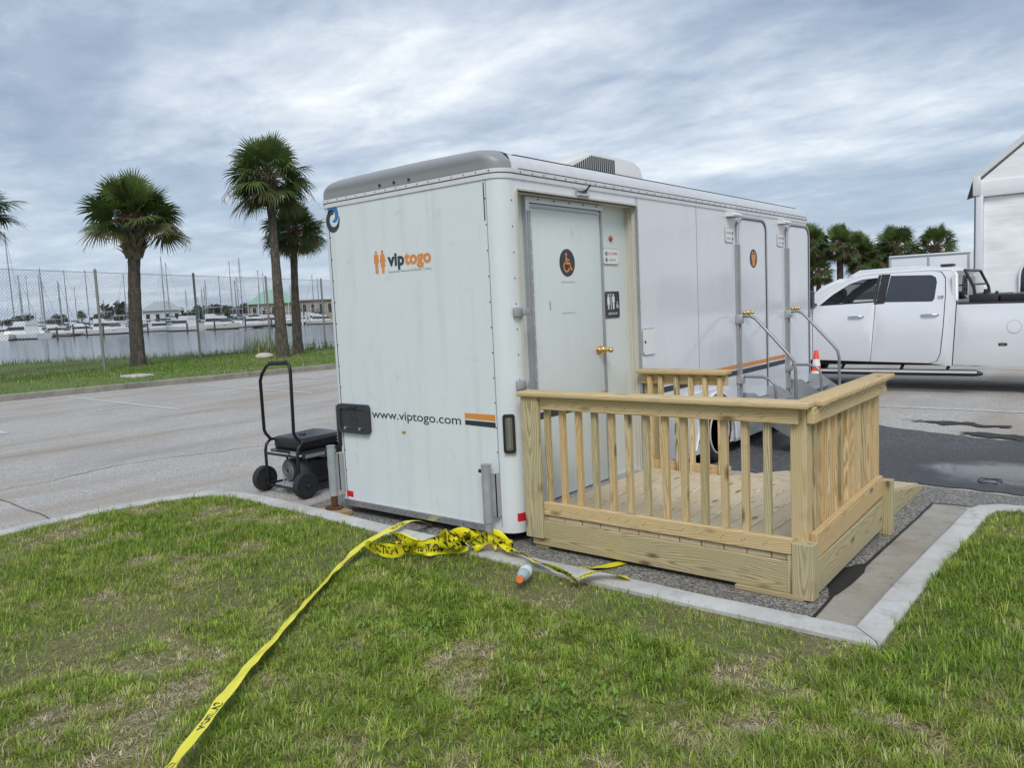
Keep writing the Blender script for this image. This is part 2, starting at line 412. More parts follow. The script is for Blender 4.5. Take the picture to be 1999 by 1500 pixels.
class MB:
    def __init__(s): s.v = []; s.f = []
    def add(s, vs_, fs):
        b = len(s.v); s.v.extend(tuple(q) for q in vs_); s.f.extend(tuple(i+b for i in q) for q in fs); return s
    def box(s, x0, x1, y0, y1, z0, z1):
        return s.add([(x0,y0,z0),(x1,y0,z0),(x1,y1,z0),(x0,y1,z0),(x0,y0,z1),(x1,y0,z1),(x1,y1,z1),(x0,y1,z1)],
                     [(0,3,2,1),(4,5,6,7),(0,1,5,4),(1,2,6,5),(2,3,7,6),(3,0,4,7)])
    def cyl(s, p0, p1, r0, r1=None, n=10, caps=True):
        p0 = Vector(p0); p1 = Vector(p1); r1 = r0 if r1 is None else r1
        d = (p1-p0).normalized(); a = d.orthogonal().normalized(); b = d.cross(a)
        vs_ = []
        for p, r in ((p0, r0), (p1, r1)):
            for i in range(n):
                t = 2*math.pi*i/n; vs_.append(p+a*(r*math.cos(t))+b*(r*math.sin(t)))
        fs = [(i, (i+1) % n, n+(i+1) % n, n+i) for i in range(n)]
        if caps: fs += [tuple(range(n-1, -1, -1)), tuple(range(n, 2*n))]
        return s.add(vs_, fs)
    def tube(s, path, r, n=8, closed=False, caps=True):
        P = [Vector(p) for p in path]; m = len(P); rs = r if isinstance(r, (list, tuple)) else [r]*m
        vs_ = []; prev = None
        for i, p in enumerate(P):
            if closed: t = (P[(i+1) % m]-P[i-1])
            else: t = (P[min(i+1, m-1)]-P[max(i-1, 0)])
            t.normalize()
            a = t.orthogonal().normalized() if prev is None else (prev-t*prev.dot(t)).normalized()
            prev = a; b = t.cross(a)
            for k in range(n):
                q = 2*math.pi*k/n; vs_.append(p+a*(rs[i]*math.cos(q))+b*(rs[i]*math.sin(q)))
        fs = []
        for i in range(m if closed else m-1):
            j = (i+1) % m
            for k in range(n):
                fs.append((i*n+k, i*n+(k+1) % n, j*n+(k+1) % n, j*n+k))
        if not closed and caps: fs += [tuple(range(n-1, -1, -1)), tuple(range((m-1)*n, m*n))]
        return s.add(vs_, fs)
    def lathe(s, prof, c=(0,0,0), axis='Z', n=24):
        vs_ = []; fs = []; c = Vector(c)
        for r, h in prof:
            for i in range(n):
                t = 2*math.pi*i/n; a, b = r*math.cos(t), r*math.sin(t)
                q = {'Z': (a, b, h), 'X': (h, a, b), 'Y': (b, h, a)}[axis]
                vs_.append(c+Vector(q))
        for j in range(len(prof)-1):
            for i in range(n):
                fs.append((j*n+i, j*n+(i+1) % n, (j+1)*n+(i+1) % n, (j+1)*n+i))
        if prof[0][0] > 1e-6: fs.append(tuple(range(n-1, -1, -1)))
        if prof[-1][0] > 1e-6: fs.append(tuple(range((len(prof)-1)*n, len(prof)*n)))
        return s.add(vs_, fs)
    def prism(s, poly, fn, d):
        """poly of 2D points mapped with fn(u,v,w) for w=0 and w=d"""
        n = len(poly)
        vs_ = [fn(u, v, 0) for u, v in poly]+[fn(u, v, d) for u, v in poly]
        fs = [tuple(range(n-1, -1, -1)), tuple(range(n, 2*n))]+[(i, (i+1) % n, n+(i+1) % n, n+i) for i in range(n)]
        return s.add(vs_, fs)
    def loft(s, rings, closed=True, caps=True):
        n = len(rings[0]); vs_ = [q for r in rings for q in r]; fs = []
        for j in range(len(rings)-1):
            for i in range(n if closed else n-1):
                fs.append((j*n+i, j*n+(i+1) % n, (j+1)*n+(i+1) % n, (j+1)*n+i))
        if caps: fs += [tuple(range(n-1, -1, -1)), tuple(range((len(rings)-1)*n, len(rings)*n))]
        return s.add(vs_, fs)
    def mesh(s, name, smooth=38, fixn=True):
        me = bpy.data.meshes.new(name); me.from_pydata([tuple(v) for v in s.v], [], s.f)
        if fixn:
            bm = bmesh.new(); bm.from_mesh(me); bmesh.ops.recalc_face_normals(bm, faces=bm.faces); bm.to_mesh(me); bm.free()
        return finish(me, smooth)
    def build(s, name, mat, parent=None, smooth=38, fixn=True, mtx=None):
        return link(name, s.mesh(name, smooth, fixn), mat, parent, mtx)

_bev = {}
def bevbox(lx, ly, lz, b=.003, seg=1):
    key = (round(lx, 4), round(ly, 4), round(lz, 4), b, seg)
    if key not in _bev:
        bm = bmesh.new(); bmesh.ops.create_cube(bm, size=1.0)
        for v in bm.verts: v.co = Vector((v.co.x*lx, v.co.y*ly, v.co.z*lz))
        bmesh.ops.bevel(bm, geom=list(bm.edges), offset=b, segments=seg, affect='EDGES', profile=.5)
        me = bpy.data.meshes.new('block'); bm.to_mesh(me); bm.free(); finish(me, 30 if seg < 2 else 50); _bev[key] = me
    return _bev[key]
def rbox(name, mat, x0, x1, y0, y1, z0, z1, parent=None, b=.004, seg=2):
    me = bevbox(x1-x0, y1-y0, z1-z0, b, seg)
    if me.materials and me.materials[0] != mat: me = me.copy(); me.materials.clear()
    return link(name, me, mat, parent, Matrix.Translation(((x0+x1)/2, (y0+y1)/2, (z0+z1)/2)))

_boards = {}
def board(name, mat, x0, x1, y0, y1, z0, z1, parent, b=.004, axis=None, rot=None, seg=1):
    """a piece of lumber: local X runs along its length"""
    d = [x1-x0, y1-y0, z1-z0]; axis = axis if axis is not None else d.index(max(d))
    c = Vector(((x0+x1)/2, (y0+y1)/2, (z0+z1)/2))
    if axis == 0: dims = d; R = Matrix.Identity(4)
    elif axis == 1: dims = [d[1], d[0], d[2]]; R = Matrix.Rotation(RAD(90), 4, 'Z')
    else: dims = [d[2], d[1], d[0]]; R = Matrix.Rotation(RAD(-90), 4, 'Y')
    key = (tuple(round(q, 4) for q in dims), b, mat.name)
    if key not in _boards:
        me = bevbox(*dims, b, seg).copy(); me.materials.clear(); me.materials.append(mat); _boards[key] = me
    mt = Matrix.Translation(c) @ (rot if rot is not None else Matrix.Identity(4)) @ R
    return link(name, _boards[key], mat, parent, mt)

def sheet(name, poly, z, mat, parent=None, sub=None):
    vs_ = [(x, y, z) for x, y in poly]
    me = bpy.data.meshes.new(name); me.from_pydata(vs_, [], [tuple(range(len(vs_)))])
    bm = bmesh.new(); bm.from_mesh(me); bmesh.ops.triangulate(bm, faces=bm.faces); bmesh.ops.recalc_face_normals(bm, faces=bm.faces)
    if sum(f.normal.z for f in bm.faces) < 0: bmesh.ops.reverse_faces(bm, faces=bm.faces)
    bm.to_mesh(me); bm.free()
    return link(name, me, mat, parent)

_txt = {}
def text2d(body, bold=0.0, space=1.0):
    key = (body, bold, space)
    if key not in _txt:
        cu = bpy.data.curves.new('t', 'FONT'); cu.body = body; cu.size = 1.0; cu.offset = bold; cu.space_character = space
        cu.dimensions = '2D'; cu.fill_mode = 'FRONT'; cu.resolution_u = 4
        ob = bpy.data.objects.new('t', cu); COL.objects.link(ob)
        dg = bpy.context.evaluated_depsgraph_get(); ev = ob.evaluated_get(dg); me = ev.to_mesh()
        V = [(v.co.x, v.co.y) for v in me.vertices]; F_ = [tuple(p.vertices) for p in me.polygons]
        ev.to_mesh_clear(); bpy.data.objects.remove(ob); bpy.data.curves.remove(cu)
        x0 = min(v[0] for v in V); x1 = max(v[0] for v in V)
        _txt[key] = ([((x-x0)/(x1-x0), y) for x, y in V], F_, x1-x0)
    return _txt[key]
def lettering(name, mat, body, fn, w, h, parent, bold=0.0, space=1.0):
    """fn(u,v) -> point; text spans u in 0..w and has cap height about h"""
    V, F_, W_ = text2d(body, bold, space)
    me = bpy.data.meshes.new(name); me.from_pydata([tuple(fn(x*w, y*h/.70)) for x, y in V], [], F_)
    return link(name, me, mat, parent)

def shell(outer, holes, fy, thick, grid=.12):
    """sheet over a 2D outline (with holes) mapped by fy(u,v,depth); edges folded inwards by thick"""
    pts = []; edges = []
    loops = [outer]+list(holes)
    for lp in loops:
        b = len(pts); pts += [Vector(p) for p in lp]
        edges += [(b+i, b+(i+1) % len(lp)) for i in range(len(lp))]
    us = [p[0] for p in outer]; vs_ = [p[1] for p in outer]
    def inside(p, poly):
        x, y = p; r = False; j = len(poly)-1
        for i in range(len(poly)):
            xi, yi = poly[i]; xj, yj = poly[j]
            if (yi > y) != (yj > y) and x < (xj-xi)*(y-yi)/(yj-yi)+xi: r = not r
            j = i
        return r
    nu = int((max(us)-min(us))/grid); nv = int((max(vs_)-min(vs_))/grid)
    for i in range(1, nu):
        for j in range(1, nv):
            p = (min(us)+(max(us)-min(us))*i/nu, min(vs_)+(max(vs_)-min(vs_))*j/nv)
            if inside(p, outer) and not any(inside(p, h) for h in holes): pts.append(Vector(p))
    V, E_, F_, *_r3 = delaunay_2d_cdt(pts, edges, [], 0, 1e-5)
    fs = []
    for f_ in F_:
        c = sum((V[i] for i in f_), Vector((0, 0)))/len(f_)
        if inside(c, outer) and not any(inside(c, h) for h in holes): fs.append(tuple(f_))
    mb = MB(); mb.add([fy(v[0], v[1], 0) for v in V], fs)
    cnt = {}
    for f_ in fs:
        for i in range(len(f_)):
            a, b = f_[i], f_[(i+1) % len(f_)]; k = (min(a, b), max(a, b)); cnt[k] = cnt.get(k, 0)+1
    for (a, b), c in cnt.items():
        if c == 1:
            n = len(mb.v); mb.v += [tuple(fy(V[a][0], V[a][1], thick)), tuple(fy(V[b][0], V[b][1], thick))]; mb.f.append((a, b, n+1, n))
    return mb
def arc(cx_, cy_, r, a0, a1, n=8, ry=None):
    ry = r if ry is None else ry
    return [(cx_+r*math.cos(RAD(a0+(a1-a0)*i/n)), cy_+ry*math.sin(RAD(a0+(a1-a0)*i/n))) for i in range(n+1)]
def rrect(x0, x1, y0, y1, r, n=4):
    return arc(x1-r, y0+r, r, -90, 0, n)+arc(x1-r, y1-r, r, 0, 90, n)+arc(x0+r, y1-r, r, 90, 180, n)+arc(x0+r, y0+r, r, 180, 270, n)
def ellipse(cx_, cy_, a, b, n=28): return [(cx_+a*math.cos(2*math.pi*i/n), cy_+b*math.sin(2*math.pi*i/n)) for i in range(n)]

# ------------------------------------------------------------------ ground
K_in = [(-3.60,-9.0),(-3.59,-6.0),(-3.575,-3.2),(-3.57,-1.98),(-3.585,-1.60),(-3.575,-1.20),(-3.50,-.80),(-3.385,-.53),(-3.237,-.355),(-3.01,-.245),(-2.6,-.228),(-1.73,-.262),(-.73,-.315),(.236,-.342),(.98,-.350),(1.63,-.362),(2.285,-.36)]
K_right = [(2.285,-.36),(2.30,.4),(2.335,1.3),(2.36,2.0),(2.42,2.20),(2.56,2.29),(3.4,2.31),(6.0,2.32),(20,2.4)]
def offset_path(P, d):
    out_ = []
    for i, p in enumerate(P):
        a = Vector(P[max(i-1, 0)]); b = Vector(P[min(i+1, len(P)-1)]); t = (b-a).normalized()
        out_.append((p[0]+t.y*d, p[1]-t.x*d))
    return out_
K_out = offset_path(K_in, .150); KR_out = offset_path(K_right, .150)
corner = (2.435, -.51); K_out[-1] = corner; KR_out[0] = corner

far_a, far_b = Vector((-17.14, 2.36)), Vector((-15.74, 10.6)); far_d = (far_b-far_a).normalized()
FA = far_a-far_d*45; FB = far_b+far_d*60
lot = sheet('parking_lot', [(FA.x, FA.y), (40, -45), (60, 40), (FB.x, 62), (FB.x, FB.y)], 0.0, M['asphalt']); tag(lot, kind='structure')
near = sheet('asphalt_apron', [(-2.2,-.5),(2.06,-.6),(2.055,.2),(2.085,2.45),(2.32,2.46),(2.9,2.55),(7,2.6),(7,3.15),(3.2,2.9),(1.44,3.02),(.5,2.62),(-.4,2.75),(-2.0,2.3),(-2.5,1.2)], .004, M['asphalt_near']); tag(near, kind='structure')
patch_pts = []
for a, b in [((-1.9,6.7),(.68,5.95)),((.68,5.95),(2.03,5.46)),((2.03,5.46),(4.5,4.75)),((4.5,4.75),(9,4.0)),((9,4.0),(9,2.75)),((9,2.75),(2.6,2.98)),((2.6,2.98),(1.44,3.07)),((1.44,3.07),(.3,2.85)),((.3,2.85),(-2.3,2.9))]:
    for i in range(22):
        t = i/22; x = a[0]+(b[0]-a[0])*t; y = a[1]+(b[1]-a[1])*t
        patch_pts.append((x, y+.10*mnoise.noise(Vector((x*2.2, y*2.2, 1.7)))+.06*mnoise.noise(Vector((x*7, y*7, 3.7)))))
patch_pts.append((-2.3, 2.9))
pat = sheet('asphalt_patch', patch_pts, .008, M['asphalt_dark']); tag(pat, kind='structure')

def strip(name, P, w, z, mat, parent, jitter=0.0, seed=0):
    P2 = []
    for i in range(len(P)-1):
        a = Vector(P[i]); b = Vector(P[i+1]); n = max(2, int((b-a).length/.12))
        for k in range(n): P2.append(a+(b-a)*k/n)
    P2.append(Vector(P[-1])); mb = MB(); V = []
    for i, p in enumerate(P2):
        t = (P2[min(i+1, len(P2)-1)]-P2[max(i-1, 0)]).normalized(); nrm = Vector((-t.y, t.x))
        o_ = mnoise.noise(Vector((p.x*2.3+seed, p.y*2.3, 3)))*jitter + mnoise.noise(Vector((p.x*9+seed, p.y*9, 5)))*jitter*.4
        ww = w*(1+.6*mnoise.noise(Vector((p.x*5, p.y*5, seed)))) if jitter else w
        V += [(p.x+nrm.x*(o_+ww/2), p.y+nrm.y*(o_+ww/2), z), (p.x+nrm.x*(o_-ww/2), p.y+nrm.y*(o_-ww/2), z)]
    mb.add(V, [(2*i, 2*i+1, 2*i+3, 2*i+2) for i in range(len(P2)-1)])
    o = mb.build(name, mat, parent, 0)
    if o.data.polygons[0].normal.z < 0: o.data.flip_normals()
    return o
for P in [[(-16.45,3.55),(-10.76,3.29)],[(-15.70,6.33),(-10.37,6.06)],[(-14.95,8.6),(-10.1,8.1)],[(-16.9,.85),(-10.74,.40)],[(-14.5,11.3),(-9.9,10.9)]]:
    strip('parking_line', P, .11, .006, M['line'], lot)
for P in [[(-5,7.72),(.25,7.60),(2.13,7.58),(9,7.55)],[(-3,13.4),(12,13.2)],[(-3,10.55),(12,10.5)]]:
    strip('parking_line', P, .10, .006, M['line'], lot)
strip('crack', [(-6.4,-3.4),(-5.82,-1.26),(-5.95,.10),(-5.55,1.55),(-5.37,2.55),(-5.2,4.2),(-5.3,9)], .013, .005, M['crack'], lot, .16, 1)
strip('crack', [(-5.9,-1.39),(-5.35,-1.42),(-4.18,-1.45),(-3.6,-1.47)], .014, .005, M['crack'], lot, .03, 2)
strip('crack', [(-8.2,-3),(-8.0,.6),(-7.7,3.2),(-7.9,8)], .010, .005, M['crack'], lot, .2, 3)
strip('crack', [(-12.6,-2),(-12.3,3.0),(-11.6,9)], .014, .005, M['crack'], lot, .25, 4)
strip('crack', [(-14.3,-2),(-14.0,4.0),(-13.1,10)], .014, .005, M['crack'], lot, .25, 5)
for (x, y, a, b, sd) in [(1.62,6.35,.55,.10,1),(2.35,5.62,.62,.14,2)]:
    P = [(x+a*(1+.5*mnoise.noise(Vector((math.cos(t)*2.2, math.sin(t)*2.2, sd))))*math.cos(t), y-.10*math.cos(t)+b*(1.1+1.3*mnoise.noise(Vector((math.cos(t)*3.4, math.sin(t)*3.4, sd+4)))+.7*mnoise.noise(Vector((math.cos(t)*9, math.sin(t)*9, sd+8))))*math.sin(t)) for t in [i*2*math.pi/80 for i in range(80)]]
    sheet('tar_patch', P, .012, M['tar'], lot)

def kerb_run(name, A, B, z, mat, depth=.05):
    """kerb stones between an inner and an outer line, one piece per joint"""
    # resample to ~1.5 m pieces
    root = None
    seg = [0]; L = 0
    for i in range(1, len(A)):
        L += (Vector(A[i])-Vector(A[i-1])).length
        seg.append(L)
    def at(P, s_):
        for i in range(1, len(P)):
            if s_ <= seg[i]+1e-9:
                t = (s_-seg[i-1])/(seg[i]-seg[i-1]); return Vector(P[i-1]).lerp(Vector(P[i]), t)
        return Vector(P[-1])
    npc = max(1, round(L/3.0)); k = L/npc
    root = thing(name, (A[0][0], A[0][1], 0), None, None); tag(root, kind='structure')
    for q in range(npc):
        s0 = q*k+.004; s1 = (q+1)*k-.004; mb = MB(); rings = []
        ns = max(3, int((s1-s0)/.16))
        for i in range(ns+1):
            s_ = s0+(s1-s0)*i/ns
            a = at(A, s_); b = at(B, s_); c = a.lerp(b, .14); d = a.lerp(b, .90)
            w = .004*mnoise.noise(Vector((a.x*3, a.y*3, 0)))
            rings.append([(a.x, a.y, -depth), (a.x, a.y, z-.022+w), (c.x, c.y, z+w), (d.x, d.y, z+w), (b.x, b.y, z-.012+w), (b.x, b.y, -depth)])
        mb.loft(rings); mb.build('kerb_stone', mat, root, 40)
    return root
kerb_run('kerb', K_in, K_out, .10, M['kerb']); kerb_run('kerb', K_right, KR_out, .10, M['kerb'])
gut = sheet('gutter', [(2.05,-.34),(2.29,-.35),(2.305,.4),(2.34,1.3),(2.355,1.95),(2.30,2.43),(2.085,2.42),(2.062,1.25),(2.035,.2)], .009, M['gutter']); tag(gut, kind='structure')
strip('tar_seam', [(2.04,-.34),(2.035,.3),(2.065,1.25),(2.085,2.42),(2.31,2.45)], .020, .013, M['tar'], gut, .012, 7)
mbp = [(2.055+.0*i, .15+i*.09) for i in range(9)]
sheet('tar_patch', [(2.03,.12),(1.99,.25),(1.93,.40),(1.90,.52),(1.95,.62),(1.99,.72),(2.045,.80),(2.075,.62),(2.07,.4),(2.05,.2)], .0125, M['tar'], gut)
strip('tar_seam', [(-2.0,-.24),(.2,-.325),(1.6,-.345),(2.04,-.345)], .022, .013, M['tar'], gut, .008, 9)

# lawn bodies
def lawn_h(x, y):
    return .088 + .018*mnoise.noise(Vector((x*.9, y*.9, 2.0))) + .006*mnoise.noise(Vector((x*4, y*4, 5.0)))
lawn_poly = K_out + KR_out[1:] + [(20,-40),(-3.6,-40)]
def in_poly(x, y, poly):
    r = False; j = len(poly)-1
    for i in range(len(poly)):
        xi, yi = poly[i]; xj, yj = poly[j]
        if (yi > y) != (yj > y) and x < (xj-xi)*(y-yi)/(yj-yi)+xi: r = not r
        j = i
    return r
def np_in_poly(X, Y, poly):
    r = np.zeros(X.shape, bool); j = len(poly)-1
    for i in range(len(poly)):
        xi, yi = poly[i]; xj, yj = poly[j]
        with np.errstate(divide='ignore', invalid='ignore'):
            c_ = ((yi > Y) != (yj > Y)) & (X < (xj-xi)*(Y-yi)/(yj-yi+1e-12)+xi)
        r ^= c_; j = i
    return r
mb = shell(lawn_poly, [], lambda u, v, d: (u, v, (lawn_h(u, v)-.012 if v > -9 else .07)-d*1.0), .1, .35)
lawn = mb.build('lawn', M['soil'], None, 0); tag(lawn, kind='structure')

# ------------------------------------------------------------------ grass blades (numpy)
def vnoise(X, Y, s, seed):
    r_ = np.random.RandomState(seed); T = r_.rand(256, 256)
    x = X*s+1000; y = Y*s+1000; xi = np.floor(x).astype(int); yi = np.floor(y).astype(int); fx = x-xi; fy = y-yi
    fx = fx*fx*(3-2*fx); fy = fy*fy*(3-2*fy); g_ = lambda a, b: T[a % 256, b % 256]
    return (g_(xi, yi)*(1-fx)+g_(xi+1, yi)*fx)*(1-fy)+(g_(xi, yi+1)*(1-fx)+g_(xi+1, yi+1)*fx)*fy
def fbm(X, Y, s, seed, o=4):
    t = 0; a = 1; w = 0
    for i in range(o): t = t+a*vnoise(X, Y, s*2**i, seed+i); w += a; a *= .55
    return t/w
def blades(name, X, Y, Z, H, W, LEAN, AZ, C, mat, parent=None):
    n = len(X); dx = np.cos(AZ); dy = np.sin(AZ); px = -dy; py = dx
    V = np.zeros((n, 5, 3), np.float32)
    for k, (t, wf) in enumerate([(0, 1), (0, -1), (.55, .75), (.55, -.75), (1, 0)]):
        hor = H*np.sin(LEAN)*(t**1.5); ver = H*(np.cos(LEAN)*t+(1-t)*t*.35*np.sin(LEAN))
        V[:, k, 0] = X+dx*hor+px*W*wf*.5; V[:, k, 1] = Y+dy*hor+py*W*wf*.5; V[:, k, 2] = Z+ver
    me = bpy.data.meshes.new(name); me.vertices.add(n*5); me.vertices.foreach_set('co', V.reshape(-1))
    b = (np.arange(n)*5)[:, None]
    L_ = np.concatenate([b+np.array([[0, 1, 3, 2]]), b+np.array([[2, 3, 4]])], 1).astype(np.int32).reshape(-1)
    me.loops.add(n*7); me.loops.foreach_set('vertex_index', L_)
    me.polygons.add(n*2); st = (np.arange(n)*7)[:, None]+np.array([[0, 4]]); me.polygons.foreach_set('loop_start', st.reshape(-1).astype(np.int32))
    me.polygons.foreach_set('loop_total', np.tile(np.array([4, 3], np.int32), n))
    me.update(calc_edges=True)
    at = me.color_attributes.new('Col', 'FLOAT_COLOR', 'POINT')
    CC = np.ones((n, 5, 4), np.float32); CC[:, :, :3] = C[:, None, :]
    at.data.foreach_set('color', CC.reshape(-1))
    o = link(name, me, mat, parent); return o
R = np.random.RandomState(11)
def lawn_blades(n_try, box, keep=None):
    X = R.uniform(box[0], box[1], n_try); Y = R.uniform(box[2], box[3], n_try)
    ok = np_in_poly(X, Y, lawn_poly)
    D = np.hypot(X-3.3, Y+4.0); ang = np.degrees(np.arctan2(Y+4.025, X-3.308))
    ok &= (ang > 88) & (ang < 172) | (D < 1.2)
    dens = fbm(X, Y, 1.1, 3); fine = fbm(X, Y, 4.5, 21)
    bare = np.clip((.455-(.35*dens+.65*fine))*8, 0, 1)
    ok &= R.rand(n_try) > bare*.40
    X = X[ok]; Y = Y[ok]; dens = dens[ok]; fine = fine[ok]; bare = bare[ok]; n = len(X)
    lush = np.clip((fbm(X, Y, .8, 40)-.42)*4, 0, 1)
    rightl = ((X > 2.3) | (X < -1.2)).astype(float)*.5
    cs = .062; ix = np.floor(X/cs).astype(int); iy = np.floor(Y/cs).astype(int)
    TJ = np.random.RandomState(99).rand(256, 256, 5); tj = TJ[ix % 256, iy % 256]
    tx = (ix+.2+.6*tj[:, 0])*cs; ty_ = (iy+.2+.6*tj[:, 1])*cs; dd = np.hypot(X-tx, Y-ty_)/cs
    H = (.020+.026*R.rand(n)**1.5+.018*lush*R.rand(n)+.034*rightl*R.rand(n))*(1-.35*bare)*(.62+.85*tj[:, 2])
    W = (.0024+.0034*R.rand(n)**2)*(1+.25*lush)
    AZ = np.arctan2(Y-ty_, X-tx)+R.normal(0, .75, n)
    LEAN = np.clip(.45+1.25*dd+R.normal(0, .30, n)-.2*rightl, .03, 1.52)
    pal = np.array([[.155,.265,.020],[.235,.355,.032],[.32,.41,.050],[.41,.43,.10],[.50,.43,.22],[.62,.53,.34]])
    t = R.rand(n)+.9*(fine-.5)+.32*lush+.40*rightl-.62*bare-.05+.42*(tj[:, 3]-.5)
    idx = np.select([t > 1.05, t > .70, t > .38, t > .20, t > .02], [0, 1, 2, 3, 4], 5)
    C = pal[idx]*R.uniform(.72, 1.25, (n, 1))*R.uniform(.93, 1.07, (n, 3))*(.78+.44*tj[:, 4:5])
    dead = idx >= 4; LEAN[dead] = np.clip(LEAN[dead]+.45, .6, 1.5); H[dead] *= 1.15; W[dead] *= .75
    hz_ = np.array([lawn_h(a, b) for a, b in zip(X, Y)])
    return X, Y, hz_-.012, H, W, LEAN, AZ, C
def cat(*a): return [np.concatenate(q) for q in zip(*a)]
parts_ = cat(lawn_blades(190000, (-3.8, 3.4, -3.3, 2.3)), lawn_blades(120000, (-.5, 3.2, -3.3, -.9)), lawn_blades(45000, (2.2, 4.6, -1.4, 2.3)), lawn_blades(45000, (-3.9, -1.0, -2.8, -.2)))
g_near = blades('lawn_grass', *parts_, M['blade']); tag(g_near, 'short patchy green and straw grass covering the lawn in front of the kerb', 'grass', kind='stuff')
# the lawn goes on behind the camera and to the sides
Xb = R.uniform(-3.5, 12, 60000); Yb = R.uniform(-9, 2.2, 60000); okb = np_in_poly(Xb, Yb, lawn_poly)
angb = np.degrees(np.arctan2(Yb+4.025, Xb-3.308)); okb &= ~((angb > 88) & (angb < 172)); Xb = Xb[okb]; Yb = Yb[okb]; nb = len(Xb)
Cb = np.array([[.13,.19,.045]])*R.uniform(.6, 1.5, (nb, 1))*R.uniform(.9, 1.1, (nb, 3))
g_out = blades('lawn_grass', Xb, Yb, np.full(nb, .07), R.uniform(.04, .09, nb), R.uniform(.006, .012, nb), R.uniform(.2, 1.3, nb), R.uniform(0, 6.28, nb), Cb, M['blade'])
tag(g_out, 'short grass of the lawn spreading beside and behind the viewpoint', 'grass', kind='stuff')

# weeds: small broad leaved clumps in the lawn
def weeds(name, cx_, cy_, rad, n, seed, label):
    q = np.random.RandomState(seed); a = q.uniform(0, 6.28, n); d_ = rad*np.sqrt(q.rand(n)); X = cx_+d_*np.cos(a); Y = cy_+d_*np.sin(a)
    C = np.array([[.17,.28,.035]])*q.uniform(.7, 1.4, (n, 1))*q.uniform(.9, 1.1, (n, 3))
    o = blades(name, X, Y, np.full(n, .085)+q.rand(n)*.03, q.uniform(.018, .035, n), q.uniform(.010, .018, n), q.uniform(.6, 1.4, n), q.uniform(0, 6.28, n), C, M['blade'])
    tag(o, label, 'weeds', kind='stuff')
weeds('weed_clump', 1.62, -1.72, .24, 260, 5, 'clump of broad leaved green weeds in the middle of the lawn')
weeds('weed_clump', .55, -1.62, .26, 200, 6, 'low yellow green weed patch beside the long yellow tape')

# far verge beyond the lot, sloping to the water
fa = far_a-far_d*45; fb = far_b+far_d*60
fn_ = Vector((-far_d.y, far_d.x))
kA = [(p.x, p.y) for p in (fa, far_a-far_d*20, far_a-far_d*6, far_a, far_a+far_d*4, far_b, far_b+far_d*8, far_b+far_d*25, fb)]
kB = [(p[0]+fn_.x*.20, p[1]+fn_.y*.20) for p in kA]
kerb_run('far_kerb', kA, kB, .15, M['kerb_far'])
bank = [(-60,-10),(-35.6,8.3),(-30.2,12.6),(-25.3,18.0),(-21,24),(-12,38),(8,62),(60,95)]
verge_poly = kB + [(60,95)] + bank[::-1][1:] + [(-75,-60)]
verge_poly = [kB[0]]+kB[1:]+[(30,95),(8,62),(-12,38),(-21,24),(-25.3,18.0),(-30.2,12.6),(-35.6,8.3),(-60,-10),(-90,-45)]
def verge_h(x, y): return .135+.05*mnoise.noise(Vector((x*.15, y*.15, 9)))
mb = shell(verge_poly, [], lambda u, v, d: (u, v, verge_h(u, v)-d), 1.2, 1.6)
verge = mb.build('far_verge', M['verge'], None, 0); tag(verge, kind='structure')
n = 120000; X = R.uniform(-42, -12, n); Y = R.uniform(0, 32, n)
ok = np_in_poly(X, Y, verge_poly); X = X[ok]; Y = Y[ok]; n = len(X)
d1 = fbm(X, Y, .25, 60); C = np.where((d1 > .56)[:, None], np.array([[.27,.28,.08]]), np.array([[.165,.26,.035]]))*R.uniform(.72, 1.25, (n, 1))*R.uniform(.94, 1.06, (n, 3))
g_far = blades('verge_grass', X, Y, np.full(n, .10), R.uniform(.05, .15, n), R.uniform(.012, .03, n), R.uniform(.1, 1.0, n), R.uniform(0, 6.28, n), C, M['blade'])
tag(g_far, 'mown bright green grass on the verge between kerb and harbour', 'grass', kind='stuff')
# unmown edge along the water
pe = []
for a, b in zip(bank[:-3], bank[1:-2]):
    a = Vector(a); b = Vector(b); k = int((b-a).length*90)
    for _ in range(k):
        p = a.lerp(b, R.rand()); pe.append((p.x+R.normal(0, .35)+.4, p.y+R.normal(0, .35)-.3))
pe = np.array(pe); n = len(pe)
C = np.where((R.rand(n) < .3)[:, None], np.array([[.30,.27,.13]]), np.array([[.12,.19,.04]]))*R.uniform(.7, 1.3, (n, 1))
g_edge = blades('bank_grass', pe[:, 0], pe[:, 1], np.full(n, .08), R.uniform(.15, .42, n), R.uniform(.015, .03, n), R.uniform(0, .7, n), R.uniform(0, 6.28, n), C, M['blade'])
tag(g_edge, 'taller rough grass fringe along the top of the harbour bank', 'grass', kind='stuff')
water_o = sheet('water', [(-9000,-9000),(9000,-9000),(9000,9000),(-9000,9000)], -.6, M['water']); tag(water_o, kind='structure')
